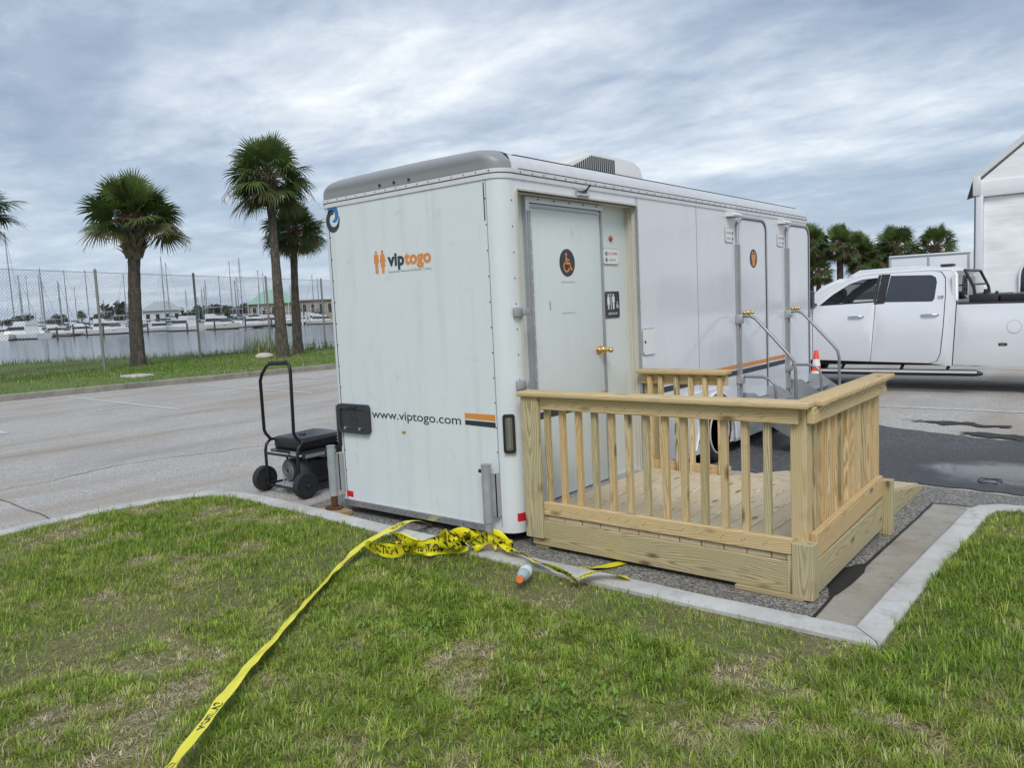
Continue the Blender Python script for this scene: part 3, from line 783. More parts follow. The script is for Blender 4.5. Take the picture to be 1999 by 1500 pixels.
# ------------------------------------------------------------------ restroom trailer
TW, TL, TB, TT, TR_ = 1.905, 6.0, .08, 2.525, .12      # width, length, bottom, wall top, corner radius
T = thing('restroom_trailer', (-.95, 3.0, 0), 'long white restroom trailer with grey rear roof cap and three side doors', 'trailer')
OP = (.16, 1.735, .185, 2.405)                            # alcove opening in the side wall: y0,y1,z0,z1
def outline(inset=0.0, n=6):
    r = max(TR_-inset*.4, .05); x0, x1, y0, y1 = -TW+inset, -inset, inset, TL-inset
    return arc(x1-r, y0+r, r, -90, 0, n)+arc(x1-r, y1-r, r, 0, 90, n)+arc(x0+r, y1-r, r, 90, 180, n)+arc(x0+r, y0+r, r, 180, 270, n)
def wall(name, P, z0, z1, mat, off=0.0):
    mb = MB(); V = []
    for x, y in P: V += [(x, y, z0), (x, y, z1)]
    mb.add(V, [(2*i, 2*i+2, 2*i+3, 2*i+1) for i in range(len(P)-1)])
    return mb.build(name, mat, T, 38, False)
O = outline()
# rear face with both rounded rear corners, as one skin
rear_pts = [(-TW, .18)]+arc(-TW+TR_, TR_, TR_, 180, 270, 8)+arc(-TR_, TR_, TR_, -90, 0, 8)+[(0, OP[0])]
wall('rear_wall', rear_pts, TB, TT, M['body'])
sm = MB()
def sq(y0, y1, z0, z1, x=0.0): sm.add([(x, y0, z0), (x, y1, z0), (x, y1, z1), (x, y0, z1)], [(0, 1, 2, 3)])
sq(OP[0], OP[1], OP[3], TT); sq(OP[0], OP[1], TB, OP[2]); sq(OP[1], TL-TR_, TB+.06, TT)
sm.build('side_wall', M['side'], T, 0, False)
wall('front_wall', arc(-TR_, TL-TR_, TR_, 0, 90, 8)+arc(-TW+TR_, TL-TR_, TR_, 90, 180, 8)+[(-TW, .18)], TB, TT, M['side'])
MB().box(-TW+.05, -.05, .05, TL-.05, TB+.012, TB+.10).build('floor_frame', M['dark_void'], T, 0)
# roof: sides white, rear bow grey
prof = [(0.0, TT), (.0, TT+.035), (.012, TT+.075), (.035, TT+.11), (.07, TT+.135), (.12, TT+.15), (.22, TT+.16), (.50, TT+.168)]
rings = [[(x, y, z) for x, y in outline(i_)] for i_, z in prof]
N_ = len(rings[0]); cap = MB(); rf = MB()
for j in range(len(rings)-1):
    for i in range(N_):
        k = (i+1) % N_; q = [rings[j][i], rings[j][k], rings[j+1][k], rings[j+1][i]]
        my = max(p[1] for p in q)
        on_cap = my < (.30 if j > 3 else .19)
        (cap if on_cap else rf).add(q, [(0, 1, 2, 3)])
rf.add(rings[-1], [tuple(range(N_))])
def weld(mb, name, mat, parent, smooth=60):
    o = mb.build(name, mat, parent, 0, False)
    bm = bmesh.new(); bm.from_mesh(o.data); bmesh.ops.remove_doubles(bm, verts=bm.verts, dist=1e-4); bmesh.ops.recalc_face_normals(bm, faces=bm.faces); bm.to_mesh(o.data); bm.free(); finish(o.data, smooth); return o
weld(rf, 'roof', M['trim_white'], T, 50)
# the grey cap: its own fuller S-shaped bow standing proud of the roof
prof2 = [(-.012, TT+.030), (-.014, TT+.066), (-.016, TT+.080), (-.021, TT+.096), (-.023, TT+.112), (-.018, TT+.130), (-.002, TT+.148), (.030, TT+.164), (.08, TT+.174), (.15, TT+.180), (.30, TT+.180)]
cap2 = MB(); rr_ = []
for i_, z in prof2:
    xi = max(i_, -.013)*.25+.15*max(0, (z-TT-.055)/.125)**1.7; r = .13; x0, x1, y0 = -TW+xi, -xi, i_
    P = [(x0, .22)]+arc(x0+r, y0+r, r, 180, 270, 8)+[( x0+r+(x1-x0-2*r)*t/6, y0) for t in range(1, 6)]+arc(x1-r, y0+r, r, -90, 0, 8)+[(x1, .115 if i_ < .1 else .2)]
    P[0] = (P[0][0], max(.22, P[1][1])); P[-1] = (P[-1][0], max(P[-1][1], P[-2][1]+.002))
    crown = [.012*math.sin(math.pi*(x-x0)/(x1-x0)) for x, y in P]
    rr_.append([(x, y, z+c_*min(1, max(0, (z-TT-.08)/.1))) for (x, y), c_ in zip(P, crown)])
cap2.loft(rr_, False, False)
weld(cap2, 'rear_roof_cap', M['cap_grey'], T, 60)
# aluminium drip rail around the top of the walls, with rivets
def band(name, P, z0, z1, off, mat):
    mb = MB(); V = []
    for i, (x, y) in enumerate(P):
        a = Vector(P[max(i-1, 0)]); b = Vector(P[min(i+1, len(P)-1)]); t = (b-a).normalized(); nx, ny = t.y, -t.x
        V += [(x, y, z0), (x+nx*off, y+ny*off, z0+.003), (x+nx*off, y+ny*off, z1-.003), (x, y, z1)]
    fs = []
    for i in range(len(P)-1):
        for k in range(3): fs.append((4*i+k, 4*i+4+k, 4*i+5+k, 4*i+1+k))
    mb.add(V, fs); return mb.build(name, mat, T, 30, False)
perim_vis = [(-TW, .6)]+arc(-TW+TR_, TR_, TR_, 180, 270, 8)+arc(-TR_, TR_, TR_, -90, 0, 8)+[(0, TL-TR_)]+arc(-TR_, TL-TR_, TR_, 0, 90, 8)
band('top_trim', perim_vis, TT-.002, TT+.030, .014, M['trim_white'])
band('lower_top_trim', perim_vis, TT-.040, TT-.004, .009, M['trim_white'])
band('trim_groove', perim_vis, TT-.005, TT-.001, .0115, M['grey_vinyl'])
band('trim_groove', [(0, .19), (0, TL-TR_)], TT+.028, TT+.036, .015, M['seal'])
band('bottom_rail', [(-TW, .3)]+arc(-TW+TR_, TR_, TR_, 180, 270, 8)+[(-.24, 0)], TB-.012, TB+.042, .014, M['alu'])
band('bottom_rail', [(0, .10), (0, 2.2)], TB+.012, TB+.06, .010, M['alu'])
riv = MB()
def rivet(p, n_, r=.0055):
    p = Vector(p); n_ = Vector(n_); riv.cyl(p, p+n_*.004, r, r*.6, 6)
for i in range(16): rivet((-TW+.14+i*.112, -.014, TT+.014), (0, -1, 0), .005)
for i in range(44): rivet((.014, .20+i*.132, TT+.010), (1, 0, 0), .006)
for i in range(13): rivet((-.138, 0, .30+i*.172), (0, -1, 0)); rivet((0, .108, .28+i*.172), (1, 0, 0)); rivet((-TW+.125, 0, .36+i*.172), (0, -1, 0))
for i in range(13): rivet((-TW+.2+i*.122, -.014, TB+.014), (0, -1, 0), .005)
for i in range(20): rivet((.0, 1.775, .3+i*.11), (1, 0, 0), .004)
ro = riv.build('rivets', M['seal'], T, 0); tag(ro, kind='stuff')
# vertical corner seams on the rear face
for x in (-.128, -TW+.115): MB().box(x-.003, x+.003, -.002, .002, TB+.04, TT-.04).build('corner_seam', M['alu_dull'] if x > -1 else M['seal'], T, 0)
MB().box(-.150, -.143, -.0035, .002, 2.22, 2.47).build('open_seam', M['seal'], T, 0)
for y in (OP[1]+.035, 2.86): MB().box(-.002, .0025, y-.003, y+.003, TB+.2, TT-.04).build('panel_seam', M['alu_dull'], T, 0)
MB().box(-.002, .0025, 1.742, 1.748, 2.41, TT-.04).build('panel_seam', M['alu_dull'], T, 0)
for x in (-1.148, -.992, -.836): MB().cyl((x, -.014, TT+.055), (x, -.020, TT+.055), .011, .011, 12).build('marker_socket', M['black'], T)
# alcove
AD = .105
alc = MB()
y0, y1, z0, z1 = OP
alc.add([(0, y0, z0), (0, y1, z0), (0, y1, z1), (0, y0, z1), (-AD, y0, z0), (-AD, y1, z0), (-AD, y1, z1), (-AD, y0, z1)],
        [(0, 1, 5, 4), (1, 2, 6, 5), (2, 3, 7, 6), (3, 0, 4, 7)])
alc.build('alcove_lining', M['beige'], T, 0)
MB().add([(-AD, y0, z0), (-AD, y1, z0), (-AD, y1, z1), (-AD, y0, z1)], [(0, 1, 2, 3)]).build('alcove_wall', M['door'], T, 0)
fr = shell(rrect(y0-.022, y1+.022, z0-.0, z1+.022, .03), [rrect(y0, y1, z0+.001, z1, .02)], lambda u, v, d: (.012-d, u, v), .012, .5)
fr.build('alcove_frame', M['beige'], T, 30)
MB().box(-.004, .020, y1-.004, y1+.006, z0, z1).build('frame_edge', M['alu_dull'], T, 0)
MB().box(-.004, .016, y0, y1, z1+.0, z1+.008).build('frame_edge', M['seal'], T, 0)
for k, (a, b, mt) in enumerate([(y1-.006, .02, 'beige'), (y1-.006, .055, 'beige')]):
    MB().box(-b-.012, -b, a-.006, a+.004, z0, z1).build('jamb_bead', M[mt], T, 0)
MB().box(-AD, .02, y0, y1, z0-.018, z0+.006).build('threshold', M['alu'], T, 0)
# main door
dy0, dy1, dz0, dz1 = .395, 1.315, .20, 2.355
DR = rbox('door', M['door'], -AD, -AD+.022, dy0, dy1, dz0, dz1, T, .004, 2)
def bar(name, x0, x1, y0_, y1_, z0_, z1_, mat, par): return MB().box(x0, x1, y0_, y1_, z0_, z1_).build(name, mat, par, 0)
bar('door_frame', -AD, -AD+.034, dy0-.045, dy0-.004, dz0, dz1+.045, M['alu'], DR)
bar('door_frame', -AD, -AD+.034, dy0-.004, dy1+.022, dz1+.004, dz1+.045, M['alu'], DR)
bar('door_frame', -AD, -AD+.030, dy0-.0, dy1+.006, dz1-.030, dz1-.018, M['alu_dull'], DR)
bar('door_edge', -AD+.001, -AD+.034, dy1+.002, dy1+.020, dz0, dz1+.003, M['alu_dull'], DR)
bar('door_gap', -AD+.001, -AD+.024, dy0-.0042, dy0-.0005, dz0, dz1, M['seal'], DR)
hg = MB().box(-AD+.034, -AD+.040, dy0-.030, dy0-.010, .3, 2.3)
for i in range(20): hg.cyl((-AD+.040, dy0-.008, .32+i*.1), (-AD+.040, dy0-.008, .40+i*.1), .007, .007, 8)
hg.build('hinge', M['alu_dull'], DR, 30)
for i in range(5): MB().cyl((-AD+.034, .5+i*.19, dz1+.03), (-AD+.038, .5+i*.19, dz1+.03), .006, .006, 8).build('frame_screw', M['seal'], DR)
def knob(parent, x, y, z, s_=1.0):
    MB().lathe([(.001, 0), (.032*s_, 0), (.034*s_, .006), (.020*s_, .012), (.012*s_, .022), (.012*s_, .032), (.024*s_, .038), (.031*s_, .050), (.029*s_, .064), (.016*s_, .073), (.001, .075)], (x, y, z), 'X', 20).build('knob', M['brass'], parent, 60)
knob(DR, -AD+.022, 1.235, 1.262, 1.1); knob(DR, -AD+.034, 1.312, 1.255, .72)
# door signs
def decal(name, poly, x, mat, parent, t=.0015):
    return MB().prism(poly, lambda u, v, w: (x+w, u, v), t).build(name, mat, parent, 0)
def circle(cy_, cz_, r, n=16): return ellipse(cy_, cz_, r, r, n)
xd = -AD+.0225
decal('sign_disc', ellipse(.845, 1.945, .100, .103, 36), xd, M['navy'], DR)
def arcstrip(cy_, cz_, rr, a0, a1, w, n=14):
    o_ = arc(cy_, cz_, rr+w/2, a0, a1, n); i_ = arc(cy_, cz_, rr-w/2, a1, a0, n); return o_+i_
sy, sz = .845, 1.945
decal('wheelchair_symbol', arcstrip(sy-.012, sz-.030, .036, 120, 350, .012), xd+.0016, M['orange'], DR)
decal('wheelchair_symbol', circle(sy-.014, sz+.062, .012), xd+.0016, M['orange'], DR)
decal('wheelchair_symbol', [(sy-.024, sz+.046), (sy-.008, sz+.046), (sy-.002, sz+.005), (sy+.034, sz+.005), (sy+.050, sz-.042), (sy+.062, sz-.036), (sy+.066, sz-.048), (sy+.044, sz-.060), (sy+.026, sz-.012), (sy-.020, sz-.012)], xd+.0016, M['orange'], DR)
decal('wheelchair_symbol', [(sy-.004, sz+.030), (sy+.030, sz+.026), (sy+.030, sz+.016), (sy-.002, sz+.018)], xd+.0016, M['orange'], DR)
lettering('raised_lettering', M['greyplastic'], 'RESTROOM', lambda u, v: (xd+.001, .76+u, 1.795+v), .17, .012, DR)
lettering('raised_lettering', M['greyplastic'], 'RESTROOM', lambda u, v: (xd+.001, .76+u, 1.565+v), .17, .010, DR)
decal('scuff', [(.60, 1.66), (.615, 1.665), (.617, 1.60), (.603, 1.595)], xd, M['greyplastic'], DR, .0006)
decal('scuff', [(.90, 2.20), (.93, 2.21), (.94, 2.14), (.91, 2.13)], xd, M['trim_white'], DR, .0006)
decal('scuff', [(.78, .93), (.784, .935), (.787, .88), (.782, .875)], xd, M['greyplastic'], DR, .0006)
# occupied / vacant sign, red indicator, black restroom sign on the alcove wall
xa = -AD+.001
S1 = decal('status_sign', rrect(1.375, 1.60, 1.945, 2.065, .02), xa, M['white_vinyl'], T, .010)
decal('status_border', rrect(1.370, 1.605, 1.940, 2.070, .022), xa, M['greyplastic'], S1, .007)
lettering('lettering', M['redtext'], 'OCCUPIED', lambda u, v: (xa+.0112, 1.445+u, 2.018+v), .14, .020, S1)
lettering('lettering', M['greentext'], 'VACANT', lambda u, v: (xa+.0112, 1.455+u, 1.968+v), .105, .018, S1)
decal('status_lamp', ellipse(1.415, 2.028, .014, .016), xa+.010, M['grey_vinyl'], S1, .005); decal('status_lamp', ellipse(1.415, 1.978, .014, .016), xa+.010, M['grey_vinyl'], S1, .005)
mbi = MB(); mbi.lathe([(.001, 0), (.024, 0), (.022, .010), (.012, .018), (.001, .020)], (xa, 1.50, 2.150), 'X', 14); mbi.build('indicator_lamp', M['lampred'], T, 50)
S2 = decal('restroom_sign', rrect(1.385, 1.605, 1.505, 1.722, .008), xa, M['navy'], T, .004)
def person(cy_, z0_, h, skirt, x, mat, par, nm='figure'):
    hw = h*.13
    decal(nm, circle(cy_, z0_+h*.93, h*.072, 14), x, mat, par)
    if skirt: P = [(cy_-hw*.75, z0_+h*.84), (cy_+hw*.75, z0_+h*.84), (cy_+hw*1.25, z0_+h*.50), (cy_+hw*.95, z0_+h*.48), (cy_+hw*1.15, z0_+h*.30), (cy_+hw*.55, z0_+h*.30), (cy_+hw*.55, z0_), (cy_+hw*.12, z0_), (cy_+hw*.12, z0_+h*.30), (cy_-hw*.12, z0_+h*.30), (cy_-hw*.12, z0_), (cy_-hw*.55, z0_), (cy_-hw*.55, z0_+h*.30), (cy_-hw*1.15, z0_+h*.30), (cy_-hw*.95, z0_+h*.48), (cy_-hw*1.25, z0_+h*.50)]
    else: P = [(cy_-hw*.95, z0_+h*.84), (cy_+hw*.95, z0_+h*.84), (cy_+hw*1.1, z0_+h*.78), (cy_+hw*1.1, z0_+h*.46), (cy_+hw*.82, z0_+h*.46), (cy_+hw*.72, z0_+h*.70), (cy_+hw*.72, z0_), (cy_+hw*.12, z0_), (cy_+hw*.10, z0_+h*.42), (cy_-hw*.10, z0_+h*.42), (cy_-hw*.12, z0_), (cy_-hw*.72, z0_), (cy_-hw*.72, z0_+h*.70), (cy_-hw*.82, z0_+h*.46), (cy_-hw*1.1, z0_+h*.46), (cy_-hw*1.1, z0_+h*.78)]
    decal(nm, P, x, mat, par)
person(1.435, 1.578, .125, True, xa+.0042, M['white_vinyl'], S2); person(1.510, 1.578, .125, False, xa+.0042, M['white_vinyl'], S2)
decal('divider', [(1.469, 1.575), (1.476, 1.575), (1.476, 1.708), (1.469, 1.708)], xa+.0042, M['white_vinyl'], S2)
decal('wheelchair_symbol', arcstrip(1.570, 1.600, .014, 100, 350, .005), xa+.0042, M['white_vinyl'], S2); decal('wheelchair_symbol', circle(1.566, 1.634, .005, 10), xa+.0042, M['white_vinyl'], S2)
decal('wheelchair_symbol', [(1.564, 1.628), (1.570, 1.628), (1.572, 1.608), (1.584, 1.607), (1.590, 1.590), (1.586, 1.588), (1.580, 1.601), (1.566, 1.602)], xa+.0042, M['white_vinyl'], S2)
lettering('lettering', M['white_vinyl'], 'RESTROOM', lambda u, v: (xa+.0045, 1.43+u, 1.533+v), .135, .018, S2, .01)
for p in [(1.40, 1.71), (1.595, 1.71), (1.40, 1.517), (1.595, 1.517)]: decal('sign_screw', circle(*p, .005, 8), xa+.0042, M['chrome'], S2)
# latch block and clips on the side
LT = rbox('barrel_latch', M['alu'], 0, .012, .86, 1.02, 2.425, 2.492, T, .003)
lm = MB().cyl((.022, .865, 2.472), (.022, 1.005, 2.472), .010, .010, 10).cyl((.022, .865, 2.440), (.022, 1.010, 2.440), .012, .012, 10)
lm.build('bolt', M['chrome'], LT, 50)
MB().tube([(.028, .93, 2.455), (.05, .965, 2.49), (.055, .985, 2.515), (.05, 1.0, 2.512), (.035, .975, 2.478), (.03, .955, 2.455)], .005, 6).build('cable_loop', M['black'], LT, 50)
for z in (1.60, 1.105):
    CB = rbox('door_holdback', M['greyplastic'], 0.0, .028, .065, .155, z-.032, z+.032, T, .006); rbox('clip_arm', M['alu_dull'], .028, .05, .125, .20 if z > 1.3 else .16, z-.025, z+.025, CB, .004)
# hatch
HT = decal('access_hatch', rrect(1.79, 1.985, 1.175, 1.390, .03), .001, M['white_vinyl'], T, .012)
decal('hatch_rim', rrect(1.782, 1.993, 1.167, 1.398, .034), .0005, M['greyplastic'], HT, .006); decal('hatch_lock', circle(1.815, 1.285, .012, 10), .013, M['seal'], HT, .004)
# stripes
def stripe(a, b, z0_, z1_, mat, x=.001): decal('stripe', [(a, z0_), (b, z0_), (b, z1_), (a, z1_)], x, mat, T, .0012)
stripe(1.80, 3.74, .885, .925, M['orange']); stripe(1.80, 3.74, .815, .865, M['navy']); stripe(4.55, 5.13, .885, .925, M['orange']); stripe(4.55, 5.13, .815, .865, M['navy'])
stripe(.03+.15, .30, .885, .925, M['orange'], -AD+.0245) if False else None
decal('stripe', [(dy0, .885), (dy1, .885), (dy1, .925), (dy0, .925)], xd, M['orange'], DR); decal('stripe', [(dy0, .815), (dy1, .815), (dy1, .865), (dy0, .865)], xd, M['navy'], DR)
# lettering and marks on the rear
def rdecal(name, poly, mat, parent=None, y=-.0012, t=.0012): return MB().prism(poly, lambda u, v, w: (u, y-w, v), t).build(name, mat, parent or T, 0)
rdecal('stripe', [(-.424, .868), (-.142, .862), (-.142, .905), (-.424, .905)], M['orange']); rdecal('stripe', [(-.424, .822), (-.142, .815), (-.142, .852), (-.424, .855)], M['navy'])
lettering('lettering', M['navy'], 'www.viptogo.com', lambda u, v: (-1.420+u, -.0016, .818+v), .955, .066, T, .004, .98)
lettering('lettering', M['navy'], 'vip', lambda u, v: (-1.128+u, -.0016, 1.985+v), .180, .092, T, .042, 1.04)
lettering('lettering', M['orange'], 'togo', lambda u, v: (-.946+u, -.0016, 1.985+v), .276, .092, T, .042, 1.04)
lettering('lettering', M['grey_vinyl'], 'Nationwide Restroom & Shower Trailers.', lambda u, v: (-1.125+u, -.0016, 1.932+v), .455, .016, T)
def rperson(cx_, z0_, h, skirt):
    hw = h*.13
    rdecal('figure', [(cx_+h*.075*math.cos(a), z0_+h*.93+h*.075*math.sin(a)) for a in [i*.4488 for i in range(14)]], M['orange'])
    k = [(-.95, .84), (.95, .84), (1.15, .78), (1.15, .46), (.85, .46), (.74, .66), (.74, 0), (.10, 0), (.10, .40), (-.10, .40), (-.10, 0), (-.74, 0), (-.74, .66), (-.85, .46), (-1.15, .46), (-1.15, .78)]
    if skirt: k = [(-.75, .84), (.75, .84), (1.0, .76), (1.45, .50), (1.15, .47), (.82, .62), (1.15, .28), (.62, .28), (.62, 0), (.12, 0), (.12, .28), (-.12, .28), (-.12, 0), (-.62, 0), (-.62, .28), (-1.15, .28), (-.82, .62), (-1.15, .47), (-1.45, .50), (-1.0, .76)]
    rdecal('figure', [(cx_+a*hw, z0_+b*h) for a, b in k], M['orange'])
rperson(-1.252, 1.935, .170, False); rperson(-1.182, 1.935, .172, True)
# swirl emblem
def swirl(c_, rf_, wf, a0, a1, mat, teeth=None, n=44):
    o_ = []; i_ = []
    for k in range(n+1):
        t = k/n; a = RAD(a0+(a1-a0)*t); r = rf_(t); w = wf(t)
        ro_ = r+w/2+(.006 if teeth and teeth[0] < t < teeth[1] and k % 2 else 0)
        o_.append((c_[0]+ro_*math.cos(a), c_[1]+ro_*1.14*math.sin(a))); i_.append((c_[0]+(r-w/2)*math.cos(a), c_[1]+(r-w/2)*1.14*math.sin(a)))
    mb = MB(); P = o_+i_; V = [(u, -.0012, v) for u, v in P]; m_ = n+1
    mb.add(V, [(k, k+1, m_+k+1, m_+k) for k in range(n)]); mb.build('emblem_swirl', mat, T, 0)
ec = (-1.738, 2.398)
swirl((ec[0]+.006, ec[1]+.022), lambda t: .062-.026*t, lambda t: .004+.040*math.sin(math.pi*min(1, t*.9+.08)), 165, -110, M['blue'])
swirl((ec[0], ec[1]-.006), lambda t: .048+.032*t, lambda t: .004+.040*math.sin(math.pi*min(1, .18+t*.8))**.8, 70, 372, M['navy'], (.3, .85))
rdecal('sticker', [(-1.085, .712), (-1.045, .712), (-1.045, .732), (-1.085, .732)], M['brass'])
for a, b in [((-1.795, .142), (-1.715, .190)), ((-.292, .152), (-.222, .200))]: rdecal('reflector', [a, (b[0], a[1]), b, (a[0], b[1])], M['red'])
_ra = arc(-TR_, TR_, TR_+.0015, -38, 0, 6)
_rm = MB(); _rm.add([(x, y, z) for x, y in _ra for z in (.160, .218)], [(2*i, 2*i+2, 2*i+3, 2*i+1) for i in range(6)]); _rm.build('reflector', M['red'], T, 40, False)
# plate holder
PH = MB().prism(rrect(-1.806, -1.440, .688, .912, .03), lambda u, v, w: (u, -w, v), .022).build('plate_holder', M['plate'], T, 30)
shell(rrect(-1.812, -1.434, .682, .918, .034), [rrect(-1.780, -1.466, .712, .878, .02)], lambda u, v, d: (u, -.034+d, v), .034, .3).build('rim', M['plate'], PH, 30)
rbox('plate_lamp', M['black'], -1.68, -1.57, -.045, -.020, .885, .908, PH, .004); 
for x in (-1.725, -1.545): MB().cyl((x, -.022, .722), (x, -.034, .722), .012, .012, 10).build('bolt', M['alu'], PH)
for r in (.02, .045): MB().tube([(-1.623+r*math.cos(a), -.0225, .795+r*math.sin(a)) for a in [i*math.pi/10 for i in range(20)]], .0018, 5, True).build('ring', M['black'], PH, 40)
# led lamps on both rounded corners
def lamp(ang, cx_, z0_, z1_):
    a = RAD(ang); nrm = Vector((math.cos(a), math.sin(a), 0)); tg = Vector((-math.sin(a), math.cos(a), 0)); c_ = Vector((cx_, TR_, 0))+nrm*(TR_-.002)
    fn = lambda u, v, w: c_+tg*u+Vector((0, 0, v))+nrm*w
    L_ = MB().prism(rrect(-.042, .042, z0_, z1_, .018), fn, .026).build('tail_lamp', M['black'], T, 30)
    MB().prism(rrect(-.024, .024, z0_+.02, z1_-.02, .012), fn, .030).build('lens', M['led'], L_, 30)
    for i in range(11):
        z = z0_+.04+i*(z1_-z0_-.08)/10; p = fn(0, z, .029); MB().cyl(p, p+nrm*.005, .009, .005, 8).build('diode', M['chrome'], L_)
lamp(-52, -TR_, .645, .912); lamp(236, -TW+TR_, .56, .895)
# levelling jacks on steel feet
for x, zt, foot, rusty in ((-.185, .565, .062, False), (-1.872, .565, .052, True)):
    J = MB().cyl((x, -.075, foot+.10), (x, -.075, zt), .034, .034, 18).build('levelling_jack', M['galv'], T, 50)
    MB().cyl((x, -.075, foot+.008), (x, -.075, foot+.12), .028, .028, 16).build('inner_tube', M['galv'] if not rusty else M['rust'], J, 50)
    MB().cyl((x, -.075, zt), (x, -.075, zt+.006), .037, .037, 18).build('jack_cap', M['alu_dull'], J)
    MB().box(x+.028, x+.062, -.052, -.046, .20, zt-.06).box(x+.056, x+.062, -.052, 0, .20, zt-.06).box(x+.015, x+.030, -.06, 0.0, .21, zt-.08).build('mounting_bracket', M['galv'], J, 0)
    MB().cyl((x-.034, -.075, zt-.045), (x-.062, -.075, zt-.045), .012, .014, 10).build('pin', M['black'], J)
    ftp = [(x+(.085+.012*mnoise.noise(Vector((math.cos(t)*2, math.sin(t)*2, x))))*math.cos(t), -.085+(.065+.01*mnoise.noise(Vector((math.cos(t)*3, math.sin(t)*3, x))))*math.sin(t)) for t in [i*math.pi/10 for i in range(20)]]
    MB().prism(ftp, lambda u, v, w: (u, v, foot-.006+w), .014).build('foot_plate', M['rust'] if rusty else M['alu_dull'], J, 0)
for x, z1_, lb in ((-.185, .056, 'flat wooden block under the trailer jack next to the deck'), (-1.872, .046, 'flat wooden block under the trailer jack next to the generator')):
    w_ = board('wood_block', M['wood_old'], x-.12, x+.17, -.17, -.02, .006, z1_, None, .004, rot=Matrix.Rotation(RAD(-6), 4, 'Z')); tag(w_, lb, 'wood block', 'blocks under the jacks')
# wheel, wheel arch and skirt
skirt = [(1.95, .17), (2.62, .17), (2.68, .30)] + arc(3.15, .30, .40, 165, 12, 12) + [(3.58, .17), (3.62, .13), (5.18, .13), (5.95, .13), (5.95, .22), (1.95, .22)]
fl = shell([(2.0, .20), (2.66, .20), (2.70, .30)]+arc(3.15, .28, .42, 172, 8, 14)+[(3.62, .17), (3.72, .17), (3.72, .50), (3.55, .66), (3.25, .74), (2.6, .74), (2.2, .68), (2.0, .56)], [], lambda u, v, d: (.040-.03*abs(v-.45)-d, u, v), .06, .15)
fl.build('wheel_skirt', M['side'], T, 40)
MB().tube([(.042, y, z) for y, z in [(2.66, .20)]+arc(3.15, .28, .42, 172, 8, 14)+[(3.60, .17)]], .012, 8).build('arch_lip', M['white_vinyl'], T, 60)
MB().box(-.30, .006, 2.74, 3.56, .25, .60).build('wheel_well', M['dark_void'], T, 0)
rbox('lower_skirt', M['side'], -.06, .012, 3.64, 5.9, .125, .30, T, .01)
def wheel(y, x=.045, R_=.315):
    W_ = MB().lathe([(.22, -.19), (.28, -.195), (R_-.008, -.18), (R_, -.15), (R_, -.06), (R_-.01, -.025), (.285, -.008), (.235, -.004), (.225, -.012)], (x+.02, y, R_+.004), 'X', 40).build('wheel', M['rubber'], T, 50)
    MB().lathe([(.228, -.012), (.226, .0), (.212, .002), (.204, -.02), (.198, -.10), (.02, -.11)], (x+.02, y, R_+.004), 'X', 36).build('rim', M['bright'], W_, 40)
    for k in range(5):
        a = RAD(90+72*k); d = Vector((0, math.cos(a), math.sin(a))); t = Vector((0, -math.sin(a), math.cos(a))); c_ = Vector((x+.02, y, R_+.004)); mb = MB()
        for s_ in (-1, 1):
            q = [c_+d*.035+t*.016*s_, c_+d*.035+t*.034*s_, c_+d*.210+t*.070*s_, c_+d*.210+t*.040*s_]
            mb.add([p+Vector((-.014, 0, 0)) for p in q]+[p+Vector((-.045, 0, 0)) for p in q], [(0, 1, 2, 3), (4, 5, 6, 7), (0, 1, 5, 4), (1, 2, 6, 5), (2, 3, 7, 6), (3, 0, 4, 7)])
        mb.build('spoke', M['bright'], W_, 0)
    MB().lathe([(.05, -.05), (.05, -.008), (.046, .012), (.030, .022), (.001, .024)], (x+.02, y, R_+.004), 'X', 20).build('hub_cap', M['chrome'], W_, 50)
wheel(3.15)
# far side wheel and axle
MB().cyl((-TW+.02, 3.15, .296), (-.2, 3.15, .296), .04, .04, 10).build('axle', M['dark_void'], T)
MB().lathe([(.02, 0), (.26, 0), (.292, .03), (.292, .15), (.26, .19), (.02, .19)], (-TW+.0, 3.15, .296), 'X', 32).build('wheel', M['rubber'], T)
